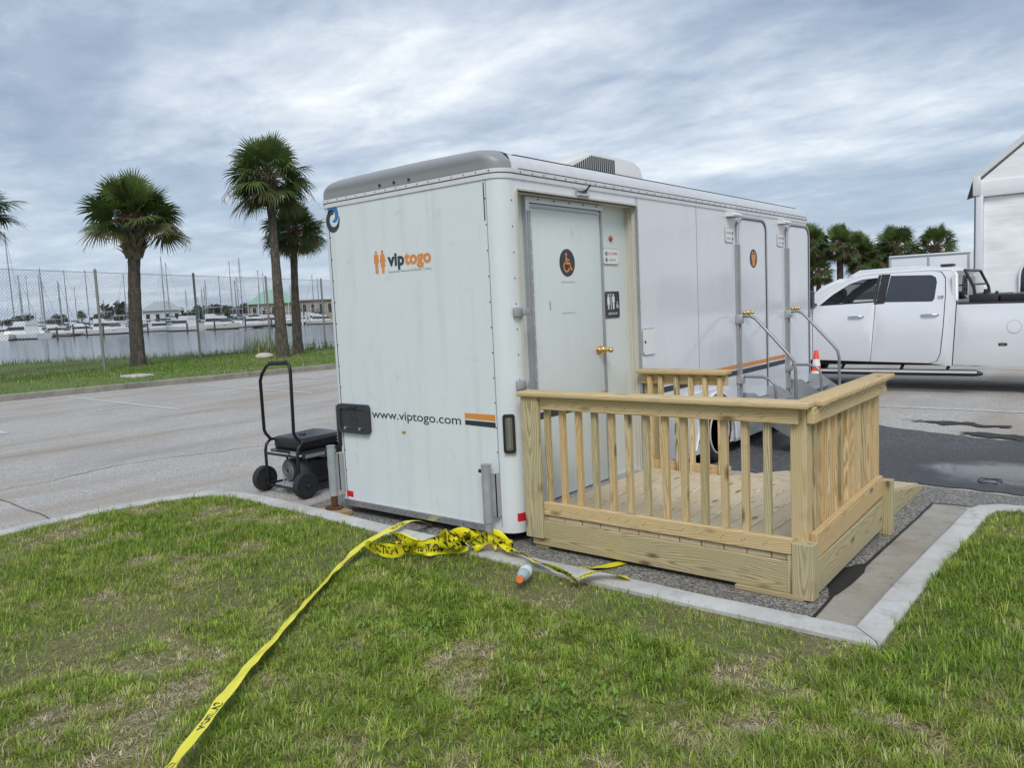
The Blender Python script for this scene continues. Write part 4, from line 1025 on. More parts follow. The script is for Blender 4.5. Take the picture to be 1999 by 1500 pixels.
# two side doors with frames, steps and handrails
def side_door(y0_, y1_, label, men):
    z0_, z1_ = .52, 2.43
    P = [(y1_, z0_)]+arc(y1_-.12, z1_-.12, .12, 0, 90, 6)+arc(y0_+.12, z1_-.12, .12, 90, 180, 6)+[(y0_, z0_)]
    D_ = MB().prism(P, lambda u, v, w: (.001+w, u, v), .014).build('door', M['side'], T, 30); D_['label'] = label
    MB().tube([(.014, u, v) for u, v in [(y1_+.012, z0_)]+arc(y1_-.12, z1_-.12, .135, 0, 90, 6)+arc(y0_+.12, z1_-.12, .135, 90, 180, 6)+[(y0_-.012, z0_)]], .017, 8).build('door_frame', M['alu'], D_, 60)
    MB().tube([(.020, u, v) for u, v in [(y1_-.004, z0_)]+arc(y1_-.12, z1_-.12, .118, 0, 90, 6)+arc(y0_+.12, z1_-.12, .118, 90, 180, 6)+[(y0_+.004, z0_)]], .005, 6).build('door_seal', M['seal'], D_, 60)
    MB().box(.0, .030, y0_-.055, y0_-.028, z0_, 2.16).build('grab_bar', M['alu_dull'], D_, 0)
    MB().box(.0, .045, y0_-.026, y0_-.008, z0_, 2.16).build('hinge', M['galv'], D_, 0)
    knob(D_, .015, y0_+.11, 1.455, .95); knob(D_, .03, y0_+.17, 1.455, .6)
    if men:
        decal('sign_disc', ellipse(y0_+.40, 2.026, .098, .098, 32), .0155, M['navy'], D_)
        decal('figure_print', [(y0_+.40+a*.1, 2.026+b*.1) for a, b in [(-.42, .45), (.42, .45), (.55, .38), (.52, -.2), (.38, -.2), (.36, -.78), (.05, -.82), (-.05, -.82), (-.36, -.78), (-.38, -.2), (-.52, -.2), (-.55, .38)]], .0170, M['orange'], D_)
        for s_ in (-1, 1): decal('figure_print', circle(y0_+.40+s_*.024, 2.026+.062, .013, 12), .0170, M['orange'], D_)
    if men:
        decal('stripe', [(y0_+.01, .885), (y1_-.01, .885), (y1_-.01, .925), (y0_+.01, .925)], .0155, M['orange'], D_); decal('stripe', [(y0_+.01, .815), (y1_-.01, .815), (y1_-.01, .865), (y0_+.01, .865)], .0155, M['navy'], D_)
    # canopy lamp and status sign beside it
    CL = MB().prism([(0, 2.435), (.085, 2.428), (.095, 2.445), (.06, 2.472), (0, 2.478)], lambda u, v, w: (u, y0_-.26+w, v), .22).build('door_lamp', M['white_vinyl'], T, 30)
    MB().box(.020, .075, y0_-.22, y0_-.07, 2.427, 2.434).build('lens', M['lampred'], CL, 0)
    SG = decal('status_sign', rrect(y0_-.285, y0_-.10, 2.18, 2.315, .02), .001, M['white_vinyl'], T, .010); decal('status_border', rrect(y0_-.29, y0_-.095, 2.175, 2.32, .022), .0008, M['greyplastic'], SG, .006)
    lettering('lettering', M['redtext'], 'OCCUPIED', lambda u, v: (.0122, y0_-.275+u, 2.262+v), .115, .020, SG)
    lettering('lettering', M['greentext'], 'VACANT', lambda u, v: (.0122, y0_-.265+u, 2.208+v), .09, .018, SG)
    for z in (2.270, 2.216): decal('status_lamp', ellipse(y0_-.128, z, .014, .016), .011, M['grey_vinyl'], SG, .004)
    # handrails with clamp brackets
    yb = y0_-.042
    for z in (1.395, .77): rbox('rail_clamp', M['alu'], .0, .075, yb-.03, yb+.03, z-.045, z+.045, T, .006)
    MB().tube([(.03, yb, 1.425), (.14, yb, 1.425), (.20, yb, 1.40), (.24, yb, 1.36), (.54, yb, 1.03), (.59, yb, .96), (.605, yb, .88), (.61, yb, .30)], .016, 10).build('handrail', M['rail'], T, 60)
    MB().tube([(.03, yb, .80), (.27, yb, .80), (.35, yb, .775), (.395, yb, .72), (.405, yb, .64), (.408, yb, .36)], .015, 10).build('handrail', M['rail'], T, 60)
    # fold-out steps
    prof_s = [(.02, .46), (.02, .62), (.16, .62), (.70, .24), (.70, .12), (.62, .12)]
    SO = MB().prism(prof_s, lambda u, v, w: (u, y0_+.02+w, v), .008).build('step_stringer', M['alu'], T, 0)
    MB().prism(prof_s, lambda u, v, w: (u, y1_-.02+w, v), .008).build('step_stringer', M['alu'], T, 0)
    for x0_, z in ((.02, .50), (.22, .37), (.44, .235)):
        rbox('tread', M['alu_dull'], x0_, x0_+.235, y0_+.03, y1_-.025, z-.025, z, SO, .004)
        for k in range(7): MB().box(x0_+.01+k*.033, x0_+.022+k*.033, y0_+.035, y1_-.03, z, z+.004).build('tread_rib', M['alu'], SO, 0)
    for s_ in (y0_+.06, y1_-.06): MB().cyl((.64, s_, .005), (.64, s_, .21), .016, .016, 8).build('step_leg', M['alu_dull'], SO)
side_door(3.785, 4.53, 'side door with round orange and charcoal figure sign', True)
side_door(5.205, 5.93, 'plain side door at the front end of the trailer', False)
MB().box(-.150, -.118, .30, TL-.12, TT+.1495, TT+.158).build('roof_seam', M['seal'], T, 0)
# roof equipment
AC = thing('x', (0, 0, 0), None, None); bpy.data.objects.remove(AC)
acp = [(1.40, 2.69), (1.60, 2.84), (2.02, 2.985), (2.14, 3.0), (2.80, 2.985), (2.89, 2.95), (2.94, 2.88), (2.97, 2.69)]
AR = []
for x, s_ in ((-.60, .90), (-.615, .97), (-.66, 1.0), (-1.24, 1.0), (-1.285, .97), (-1.30, .90)):
    AR.append([(x, 2.2+(y-2.2)*(.97+.03*s_), 2.685+(z-2.685)*s_) for y, z in acp])
ACo = MB().loft(AR).build('air_conditioner', M['ac'], T, 40)
for i in range(24):
    y = 1.62+i*.034; zt = min(2.95, 2.765+max(0, (y-1.56))*.40); 
    if zt-2.73 > .01: MB().box(-.602, -.5945, y, y+.017, 2.725, zt).build('grille_slot', M['black'], ACo, 0)
MB().lathe([(.055, TT+.15), (.055, TT+.27), (.072, TT+.27), (.072, TT+.305), (.060, TT+.318), (.001, TT+.322)], (-1.62, .62, 0), 'Z', 20).build('roof_vent', M['white_vinyl'], T, 40)
# drawbar at the hidden front end
MB().box(-1.5, -1.42, TL-.1, TL+.9, .30, .40).box(-.48, -.40, TL-.1, TL+.9, .30, .40).add([(-1.5, TL+.9, .3), (-1.42, TL+.85, .3), (-.91, TL+1.6, .3), (-.99, TL+1.6, .3), (-1.5, TL+.9, .4), (-1.42, TL+.85, .4), (-.91, TL+1.6, .4), (-.99, TL+1.6, .4)], [(0, 1, 2, 3), (4, 5, 6, 7), (0, 1, 5, 4), (1, 2, 6, 5), (2, 3, 7, 6), (3, 0, 4, 7)]).add([(-.48, TL+.85, .3), (-.40, TL+.9, .3), (-.91, TL+1.6, .3), (-.99, TL+1.6, .3), (-.48, TL+.85, .4), (-.40, TL+.9, .4), (-.91, TL+1.6, .4), (-.99, TL+1.6, .4)], [(0, 1, 2, 3), (4, 5, 6, 7), (0, 1, 5, 4), (1, 2, 6, 5), (2, 3, 7, 6), (3, 0, 4, 7)]).build('drawbar', M['blackmet'], T, 0)
MB().cyl((-.95, TL+1.35, .02), (-.95, TL+1.35, .7), .035, .035, 12).cyl((-.95, TL+1.35, .004), (-.95, TL+1.35, .02), .09, .09, 12).build('drawbar_jack', M['galv'], T)

# ------------------------------------------------------------------ wooden deck with railings and ramp
DK = thing('wooden_deck', (1.0, .9, 0), 'new pine deck with slatted railings and a short ramp at the trailer door', 'deck')
wr, wg, wd = M['wood_rail'], M['wood_green'], M['wood_deck']
DZ = .235
nb_ = 13; bw = (1.885-.095)/nb_
for i in range(nb_):
    x = .095+i*bw; board('deck_board', wd, x+.002, x+bw-.003, .048+.006*rng.random(), 1.70+.008*rng.random(), DZ-.028, DZ+.0015*rng.random(), DK, .004, 1)
for y in (.11, .55, 1.0, 1.45, 1.64): board('joist', wg, .13, 1.85, y, y+.038, .05, DZ-.03, DK, .003)
board('post', wg, .078, .218, .004, .040, .085, 1.050, DK, .005)
board('skirt_board', wg, .112, 1.838, .032, .070, .032, .207, DK, .004)
board('filler_board', wg, 1.8385, 1.868, .034, .072, .032, .245, DK, .003)
board('corner_block', wg, 1.869, 1.982, .018, .108, .012, .318, DK, .004, 2)
board('bottom_rail', wr, .2195, 1.868, .028, .066, .248, .334, DK, .004)
board('top_rail', wr, .2195, 1.905, .028, .066, .955, 1.042, DK, .004)
board('rail_cap', wr, .066, 1.972, -.022, .118, 1.0425, 1.076, DK, .008, seg=2)
for i in range(13):
    x = .238+i*.1236+.006*(rng.random()-.5)
    board('baluster', wr if i % 3 else wg, x-.019, x+.019, .0665, .1045, .252, 1.012+.01*rng.random(), DK, .003, 2)
board('corner_post', wr, 1.850, 1.938-.0015, .0668, .156, DZ, 1.0415, DK, .004, 2)
# nail heads on the front rails
nl = MB()
for i in range(13):
    x = .238+i*.1236
    for z in (.985, .290):
        for s_ in (-1, 1): nl.cyl((x+s_*.008, .0285, z+s_*.006+.004*rng.random()), (x+s_*.008, .0268, z+s_*.006), .0032, .0032, 6)
nlo = nl.build('nail_heads', M['seal'], DK, 0); tag(nlo, kind='stuff')
# right side railing
board('top_rail', wr, 1.9375, 1.9755, .068, 1.535, .955, 1.042, DK, .004, 1)
board('rail_cap', wr, 1.872, 2.012, .1185, 1.60, 1.0425, 1.076, DK, .008, 1, seg=2)
for i in range(10):
    y = .225+i*.118; board('baluster', wr if i % 4 else wg, 1.8985, 1.9365, y-.019, y+.019, .252, 1.01, DK, .003, 2)
board('post', wr, 1.848, 1.936, 1.415, 1.503, DZ, 1.0415, DK, .004, 2)
tilt = Matrix.Rotation(RAD(2.2), 4, 'X')
board('bottom_rail', wr, 1.937, 1.975, .112, 1.44, .245, .385, DK, .004, 1, rot=tilt)
board('skirt_board', wg, 1.9365, 1.974, .112, 1.44, .036, .226, DK, .004, 1, rot=Matrix.Rotation(RAD(1.2), 4, 'X'))
board('short_post', wg, 1.935, 2.022, 1.445, 1.533, .004, .372, DK, .004, 2)
board('base_board', wg, 1.55, 1.93, .012, .100, .005, .0315, DK, .003); board('base_board', wg, .12, .23, .05, .14, .005, .049, DK, .003); board('base_board', wg, .3, 1.8, 1.60, 1.69, .005, .049, DK, .003)
# rear railing
board('rail_cap', wr, .012, .795, 1.640, 1.780, 1.032, 1.066, DK, .008, seg=2)
board('top_rail', wr, .015, .775, 1.712, 1.750, .945, 1.031, DK, .004); board('bottom_rail', wr, .04, .785, 1.712, 1.750, .212, .300, DK, .004)
for x in (.115, .215, .357, .484, .606, .730): board('baluster', wr if x != .357 else wg, x-.019, x+.019, 1.673, 1.711, .222, 1.012, DK, .003, 2)
for x in (.055, .135): board('post', wg, x-.03, x+.03, 1.7515, 1.84, .006, 1.031, DK, .004, 2)
# ramp
L_r = math.hypot(1.20, .195); ang = math.atan2(-.195, 1.20)
Rm = Matrix.Rotation(ang, 4, 'X')
for i in range(9):
    t = (i+.5)/9; y = 1.715+1.19*t; z = .222-.195*t
    wv = L_r/9-.006; me_ = board('ramp_board', wd, .80, 1.885, y-wv/2, y+wv/2, z-.013, z+.013, DK, .003, 0, rot=Rm)
def stringer(x):
    P = [(1.536, .006), (2.86, .006), (2.905, .012), (2.905, .030), (1.536, .245)]
    mt = Matrix.Translation((x, 2.2, .1)) @ Matrix.Rotation(RAD(90), 4, 'Z')
    mb = MB().prism(P, lambda u, v, w: (u-2.2, -w, v-.1), .038); mb.build('ramp_stringer', wg, DK, 0, True, mt)
stringer(1.888); stringer(.80-.04+.0) if False else None
P = [(1.79, .006), (2.86, .006), (2.905, .012), (2.905, .018), (1.79, .19)]
MB().prism(P, lambda u, v, w: (u-2.2, -w, v-.1), .038).build('ramp_stringer', wg, DK, 0, True, Matrix.Translation((.82, 2.2, .1)) @ Matrix.Rotation(RAD(90), 4, 'Z'))
# ------------------------------------------------------------------ portable generator
G = thing('portable_generator', (-2.8, .45, 0), 'black portable generator with raised handle and two wheels beside the trailer', 'generator')
bm_ = M['blackmet']; gx0, gx1, gy0, gy1, gt = -3.10, -2.60, .11, .74, .495
for x in (gx0, gx1):
    MB().tube([(x, gy0, .075), (x, gy0, .40), (x, gy0+.015, .46), (x, gy0+.06, gt), (x, gy1-.06, gt+.015), (x, gy1-.015, .46), (x, gy1, .40), (x, gy1, .03)], .0145, 10).build('frame_tube', bm_, G, 60)
for y, z in ((gy0, .075), (gy1, .06), (gy0, .375), (gy1, .375)):
    MB().cyl((gx0, y, z), (gx1, y, z), .012, .012, 10).build('cross_tube', bm_, G, 60)
for x in (gx0, gx1): MB().cyl((x, gy0, .085), (x, gy1, .065), .012, .012, 10).build('base_tube', bm_, G, 60)
MB().tube([(gx0+.03, .16, .50), (gx0+.02, .115, .56), (gx0+.02, .10, .60), (gx0+.02, .10, 1.06), (gx0+.06, .10, 1.13), (gx0+.14, .10, 1.20), (gx0+.19, .10, 1.222), (gx1-.05, .10, 1.232), (gx1-.01, .10, 1.21), (gx1, .10, 1.16), (gx1-.02, .10, .60), (gx1-.02, .115, .56), (gx1-.01, .16, .51)], .0155, 10).build('handle', bm_, G, 60)
MB().tube([(gx0+.19, .10, 1.222), (gx0+.25, .10, 1.2255), (gx1-.05, .10, 1.232)], .020, 12).build('grip', M['rubber'], G, 60)
# fuel tank: soft-edged box
tk = bevbox(.45, .54, .13, .045, 4).copy(); tk.materials.clear()
link('fuel_tank', tk, M['blackmet'], G, Matrix.Translation(((gx0+gx1)/2, .445, .465)))
rbox('tank_tray', M['black'], gx0+.02, gx1-.02, .15, .73, .385, .412, G, .004)
MB().cyl((-2.83, .34, .52), (-2.83, .34, .545), .035, .03, 16).build('fuel_cap', M['black'], G)
rbox('silver_label', M['alu'], gx1-.16, gx1-.05, .146, .1495, .388, .410, G, .001, 1); rbox('silver_label', M['alu'], gx0+.02, gx0+.12, .146, .1495, .402, .41, G, .001, 1)
CP = rbox('control_panel', M['black'], gx1-.012, gx1+.012, .16, .62, .345, .405, G, .004)
rbox('warning_label', M['grey_vinyl'], gx1+.012, gx1+.0135, .18, .40, .352, .385, CP, .0005, 1); rbox('warning_label', M['redtext'], gx1+.012, gx1+.0138, .42, .46, .352, .385, CP, .0005, 1); rbox('warning_label', M['orange'], gx1+.012, gx1+.0138, .47, .53, .355, .382, CP, .0005, 1)
rbox('engine_block', M['black'], gx0+.20, gx1-.05, .35, .66, .09, .31, G, .02)
ALT = MB().cyl((-2.86, .20, .215), (-2.86, .36, .215), .095, .105, 24).build('alternator', M['alu_dull'], G, 40)
MB().lathe([(.001, .0), (.045, -.004), (.09, 0), (.108, .014), (.112, .05), (.104, .055)], (-2.86, .175, .215), 'Y', 28).build('end_cover', M['black'], ALT, 40)
for r in (.03, .05, .07, .088): MB().tube([(-2.86+r*math.cos(a), .172, .215+r*math.sin(a)) for a in [i*math.pi/12 for i in range(24)]], .003, 5, True).build('vent_ring', M['greyplastic'], ALT, 40)
MB().tube([(-2.90, .21, .30), (-2.90, .20, .345), (-2.87, .20, .36), (-2.82, .23, .33), (-2.79, .27, .30)], .010, 8).build('hose', M['rubber'], G, 60)
rbox('side_panel', M['black'], gx1-.055, gx1-.015, .27, .44, .12, .29, G, .008)
MB().lathe([(.035, 0), (.058, 0), (.058, .012), (.035, .012)], (gx1-.012, .50, .235), 'X', 24).build('exhaust_ring', M['greyplastic'], G, 40)
MB().cyl((gx1-.05, .60, .24), (gx1+.01, .60, .24), .055, .05, 20).build('recoil_cover', M['alu_dull'], G, 40)
for i in range(7): MB().box(gx1-.016, gx1-.010, .255+i*.026, .268+i*.026, .15, .31).build('louvre', M['blackmet'], G, 0)
rbox('cylinder_head', M['alu_dull'], -2.80, -2.68, .44, .58, .22, .335, G, .012)
MB().cyl((-2.72, .50, .335), (-2.72, .50, .375), .018, .014, 10).build('spark_plug', M['white_vinyl'], G)
rbox('carburettor', M['alu'], -2.665, -2.60, .44, .50, .20, .27, G, .012)
MB().tube([(-2.63, .5, .34), (-2.60, .56, .385), (-2.59, .62, .38)], .006, 6).build('cable', M['rubber'], G, 60)
MB().tube([(-2.97, .20, .13), (-2.93, .16, .07), (-2.84, .15, .055), (-2.76, .19, .07)], .008, 6).build('cable', M['greyplastic'], G, 60)
rbox('skid_plate', M['alu_dull'], gx0+.06, gx1-.05, .16, .66, .062, .074, G, .003)
for x, s_ in ((gx0-.03, -1), (gx1+.03, 1)):
    xa_ = x if s_ > 0 else x-.075
    W_ = MB().lathe([(.045, .004), (.100, .004), (.112, .006), (.120, .012), (.1205, .018), (.1205, .056), (.120, .062), (.112, .068), (.100, .070), (.045, .070)], (xa_, .125, .1245), 'X', 32).build('wheel', M['rubber'], G, 50)
    MB().lathe([(.001, -.004), (.026, -.004), (.030, .014), (.088, .018), (.094, .002), (.100, .002), (.100, .072), (.094, .072), (.088, .056), (.030, .060), (.026, .079), (.001, .079)], (xa_, .125, .1245), 'X', 28).build('wheel_disc', M['black'], W_, 40)
    MB().cyl((xa_-.012, .125, .1245), (xa_+.087, .125, .1245), .010, .010, 8).build('axle_bolt', M['chrome'], W_)
for x in (gx0+.03, gx1-.03): MB().cyl((x, gy1-.02, .004), (x, gy1-.02, .06), .022, .018, 10).build('foot', M['rubber'], G)

# ------------------------------------------------------------------ caution tape
def ribbon(name, P, w, tw, label, print_runs, seed=0, wav=0.0, per=.30):
    """tape along P; tw: list of twist angles (radians) at each control point"""
    pts = []; ang_ = []
    Pv = [Vector(p) for p in P]; n = len(Pv)
    def cr(a, b, c, d, t): return .5*((2*b)+(c-a)*t+(2*a-5*b+4*c-d)*t*t+(3*b-a-3*c+d)*t*t*t)
    for i in range(n-1):
        a, b, c, d = Pv[max(i-1, 0)], Pv[i], Pv[i+1], Pv[min(i+2, n-1)]
        k = max(3, int((c-b).length/.03))
        for j in range(k):
            t = j/k; pts.append(cr(a, b, c, d, t)); ang_.append(tw[i]+(tw[i+1]-tw[i])*t)
    pts.append(Pv[-1]); ang_.append(tw[-1])
    L = [0]
    for i in range(1, len(pts)): L.append(L[-1]+(pts[i]-pts[i-1]).length)
    fr_ = []
    for i, p in enumerate(pts):
        t = (pts[min(i+1, len(pts)-1)]-pts[max(i-1, 0)]).normalized()
        side = t.cross(Vector((0, 0, 1)))
        side = side.normalized() if side.length > .05 else Vector((1, 0, 0))
        up = side.cross(t).normalized(); a = ang_[i]
        s2 = side*math.cos(a)+up*math.sin(a); fr_.append((p, s2, t.cross(s2).normalized()))
    def surf(u, v):      # u metres along, v in -.5...5 across
        u = min(max(u, 0), L[-1]-1e-6); i = 0; lo, hi = 0, len(L)-1
        while hi-lo > 1:
            m_ = (lo+hi)//2
            if L[m_] <= u: lo = m_
            else: hi = m_
        t = (u-L[lo])/(L[lo+1]-L[lo]+1e-9)
        p = fr_[lo][0].lerp(fr_[lo+1][0], t); s_ = fr_[lo][1].lerp(fr_[lo+1][1], t); nn = fr_[lo][2].lerp(fr_[lo+1][2], t)
        q = p+s_*(v*w)+nn*(wav*mnoise.noise(Vector((u*9+seed, v*3, seed))))
        return q, nn
    nu = int(L[-1]/.025); mb = MB(); V = []
    for i in range(nu+1):
        for j in range(5): V.append(surf(L[-1]*i/nu, -.5+j/4)[0])
    mb.add(V, [(i*5+j, i*5+j+1, i*5+j+6, i*5+j+5) for i in range(nu) for j in range(4)])
    o = mb.build(name, M['yellow'], None, 60, False); tag(o, label, 'tape', 'caution tape')
    tv, tf, tw_ = text2d('CAUTION', .02, 1.0)
    for u0, u1 in print_runs:
        u = u0
        while u+.20 < u1:
            for sgn in (1, -1):
                V2 = []
                for x, y in tv:
                    q, nn = surf(u+x*.20, (y/.70-.5)*.62); V2.append(q+nn*(.0011*sgn))
                me = bpy.data.meshes.new('print'); me.from_pydata([tuple(q) for q in V2], [], tf); link('lettering', me, M['tapeprint'], o)
            u += per
    return o
zt_ = .135
ribbon('caution_tape', [(-.86,.02,.03),(-.80,-.22,.125),(-.70,-.55,.145),(-.60,-.85,.15),(-.44,-1.16,.13),(-.22,-1.51,.12),(-.04,-1.78,.12),(.15,-2.04,.125),(.33,-2.28,.14),(.50,-2.49,.15),(.66,-2.68,.155),(.84,-2.91,.16),(1.09,-3.23,.15),(1.45,-3.65,.11)], .054,
       [0.1, .05, .15, -.1, -.48, -.50, -.44, -.38, -.30, -.05, -.25, -.40, -.2, .2], 'long yellow caution tape stretched across the lawn from under the trailer', [(.35, .95), (2.95, 4.5)], 3, .008, .42)
# crumpled heap, a stack of folded loops
def heap(P, label, seed, runs, w=.075, wav=.03):
    q = random.Random(seed); tw = [q.uniform(.55, 1.5) for _ in P]; return ribbon('caution_tape', P, w, tw, label, runs, seed, wav, .24)
heap([(-.52,-.86,.13),(-.45,-.88,.17),(-.33,-.84,.15),(-.22,-.76,.18),(-.30,-.70,.16),(-.42,-.72,.19),(-.34,-.76,.21),(-.20,-.72,.17),(-.08,-.64,.20),(-.14,-.55,.16),(-.02,-.52,.22),(.06,-.48,.17)], 'crumpled yellow caution tape heaped on the grass at its loose end', 12, [(.05, 1.6)], .10)
heap([(-.20,-.60,.14),(-.10,-.55,.23),(-.02,-.62,.15),(.05,-.55,.22),(-.05,-.46,.18),(.08,-.42,.22),(.02,-.50,.14),(.14,-.46,.21),(.20,-.40,.15),(.10,-.38,.20),(.25,-.36,.14)], 'bunched loops of yellow caution tape against the kerb by the trailer jack', 31, [(.05, 1.6)], .10, .035)
heap([(-.48,-.80,.12),(-.36,-.78,.16),(-.26,-.74,.14),(-.14,-.70,.17),(-.06,-.60,.14),(.04,-.58,.18)], 'folded strip of yellow caution tape lying under the crumpled heap', 77, [(.02, .9)], .105)
ribbon('caution_tape', [(.16,-.38,.17),(.30,-.42,.135),(.42,-.44,.14),(.55,-.50,.135),(.68,-.54,.14),(.80,-.56,.13),(.92,-.60,.11)], .07, [.4,.2,.9,.3,.8,1.0,.9], 'narrow twisted run of yellow caution tape along the kerb edge', [(.1, .85)], 5, .012, .24)
ribbon('caution_tape', [(.86,-.60,.10),(.93,-.54,.14),(1.00,-.48,.155),(1.06,-.42,.125),(1.10,-.38,.105)], .10, [.3,.2,.4,.2,.1], 'flat end flap of yellow caution tape lying over the kerb', [(.02, .35)], 8, .008, .24)
ribbon('caution_tape', [(.56,-.30,.03),(.64,-.24,.03),(.72,-.13,.025),(.76,-.05,.015),(.80,.06,.012)], .075, [.3,.1,.2,.1,0], 'scrap of yellow caution tape on the asphalt under the deck edge', [(.02, .4)], 9, .006, .22)

# ------------------------------------------------------------------ bottle on the lawn, cap towards the viewer
B = thing('drink_bottle', (.62, -.72, .10), 'pale blue plastic drink bottle with orange cap lying in the grass', 'bottle')
M['bottle'] = simple('bottle_plastic', (.36, .47, .50), .25, 0, .15, 12)
M['cap'] = simple('cap_orange', (.82, .22, .07), .4, 0, .05, 12)
Bm = Matrix.Translation((.66, -.80, .140)) @ Vector((-.40, .90, -.03)).to_track_quat('Z', 'Y').to_matrix().to_4x4()
def bmt(mb, name, mat): return mb.build(name, mat, B, 50, True, Bm)
bmt(MB().lathe([(.016, .02), (.018, .03), (.030, .05), (.036, .075), (.034, .095), (.036, .115), (.034, .135), (.036, .155), (.036, .19), (.028, .20), (.001, .195)], (0, 0, 0), 'Z', 24), 'bottle_body', M['bottle'])
bmt(MB().lathe([(.001, 0), (.020, 0), (.0215, .004), (.0215, .022), (.018, .026)], (0, 0, 0), 'Z', 24), 'bottle_cap', M['cap'])
bmt(MB().lathe([(.0365, .105), (.0368, .11), (.0368, .15), (.0365, .155)], (0, 0, 0), 'Z', 24), 'wrapper', M['white_vinyl'])

# ------------------------------------------------------------------ traffic cone behind the steps
C_ = thing('traffic_cone', (-.82, 8.8, 0), 'red orange traffic cone with two white bands beside the pickup', 'cone')
def cone_r(z): return .118-(.118-.030)*(z-.03)/.66
def cz(z0_, z1_, name, mat, e=0): MB().lathe([(cone_r(z0_)+e, z0_), (cone_r(z1_)+e, z1_)], (-.82, 8.8, 0), 'Z', 24).build(name, mat, C_, 50)
MB().lathe([(cone_r(.03), .03), (.030, .69), (.024, .70), (.018, .66)], (-.82, 8.8, 0), 'Z', 24).build('cone_body', M['cone'], C_, 50)
rbox('base', M['cone'], -1.00, -.64, 8.62, 8.98, .004, .034, C_, .008); cz(.26, .37, 'band', M['white_vinyl'], .003); cz(.45, .56, 'band', M['white_vinyl'], .003)


# ------------------------------------------------------------------ pickup truck
P_ = thing('pickup_truck', (.5, 10.3, 0), 'white crew cab pickup truck with black bed toolbox parked beyond the trailer', 'truck')
Y0, YC = 9.30, 10.30
def inset(x, z):
    if z < 1.365: v = .015+.085*((z-.92)/.5)**2
    else: v = .082+(z-1.365)*.30
    if .58 < z < .86: v += .006
    if x < -1.9: v += .10*((-1.9-x)/.75)**2
    if x > 3.3: v += .05*((x-3.3)/.3)**2
    return v
def near_s(u, v, d): return (u, Y0+inset(u, v)+d, v)
def far_s(u, v, d): return (u, 2*YC-(Y0+inset(u, v)+d), v)
def panel(name, outer, holes, mat, thick=.03, grid=.12, off=0.0, par=None):
    res = []
    for side, fs_ in (('n', near_s), ('f', far_s)):
        mb = shell(outer, holes, lambda u, v, d, fs_=fs_: fs_(u, v, d+off), thick, grid); res.append(mb.build(name, mat, par or P_, 35))
    return res
TWm = M['truck']
w1 = [(-.955, 1.400), (-.10, 1.425), (-.065, 1.815), (-.30, 1.800), (-.50, 1.735), (-.75, 1.575)]
w2 = [(.055, 1.420), (.735, 1.405), (.765, 1.44), (.785, 1.70), (.765, 1.775), (.70, 1.812), (.12, 1.835)]
d1 = [(-1.055, .50), (-.160, .475), (-.150, .53), (-.085, 1.385), (-.015, 1.875), (-.30, 1.862), (-.52, 1.800), (-.80, 1.63), (-1.03, 1.44), (-1.06, 1.36)]
d2 = [(-.148, .475), (.70, .455), (.80, .49), (.850, .60), (.895, 1.0), (.905, 1.50), (.890, 1.75), (.835, 1.845), (.70, 1.872), (-.002, 1.876), (-.073, 1.385)]
DP = panel('door', d1, [w1], TWm); DP2 = panel('door', d2, [w2], TWm)
fend_ = [(-2.42, .62), (-2.22, .55)]+arc(-1.72, .42, .50, 165, 8, 14)+[(-1.07, .50), (-1.073, 1.36), (-1.08, 1.40), (-1.5, 1.36), (-2.2, 1.26), (-2.50, 1.16), (-2.53, .80)]
panel('front_fender', fend_, [], TWm)
panel('cab_corner', [(.712, .452), (.86, .43), (1.005, .41), (1.060, 1.34), (1.055, 1.62), (1.03, 1.80), (.97, 1.875), (.715, 1.886), (.84, 1.858), (.903, 1.76), (.918, 1.50), (.908, 1.0), (.862, .60), (.81, .485)], [], TWm)
panel('bed_side', [(1.022, .43), (1.95, .415)]+arc(2.48, .42, .50, 178, 2, 16)+[(3.45, .44), (3.52, .50), (3.52, 1.325), (1.075, 1.345)], [], TWm)
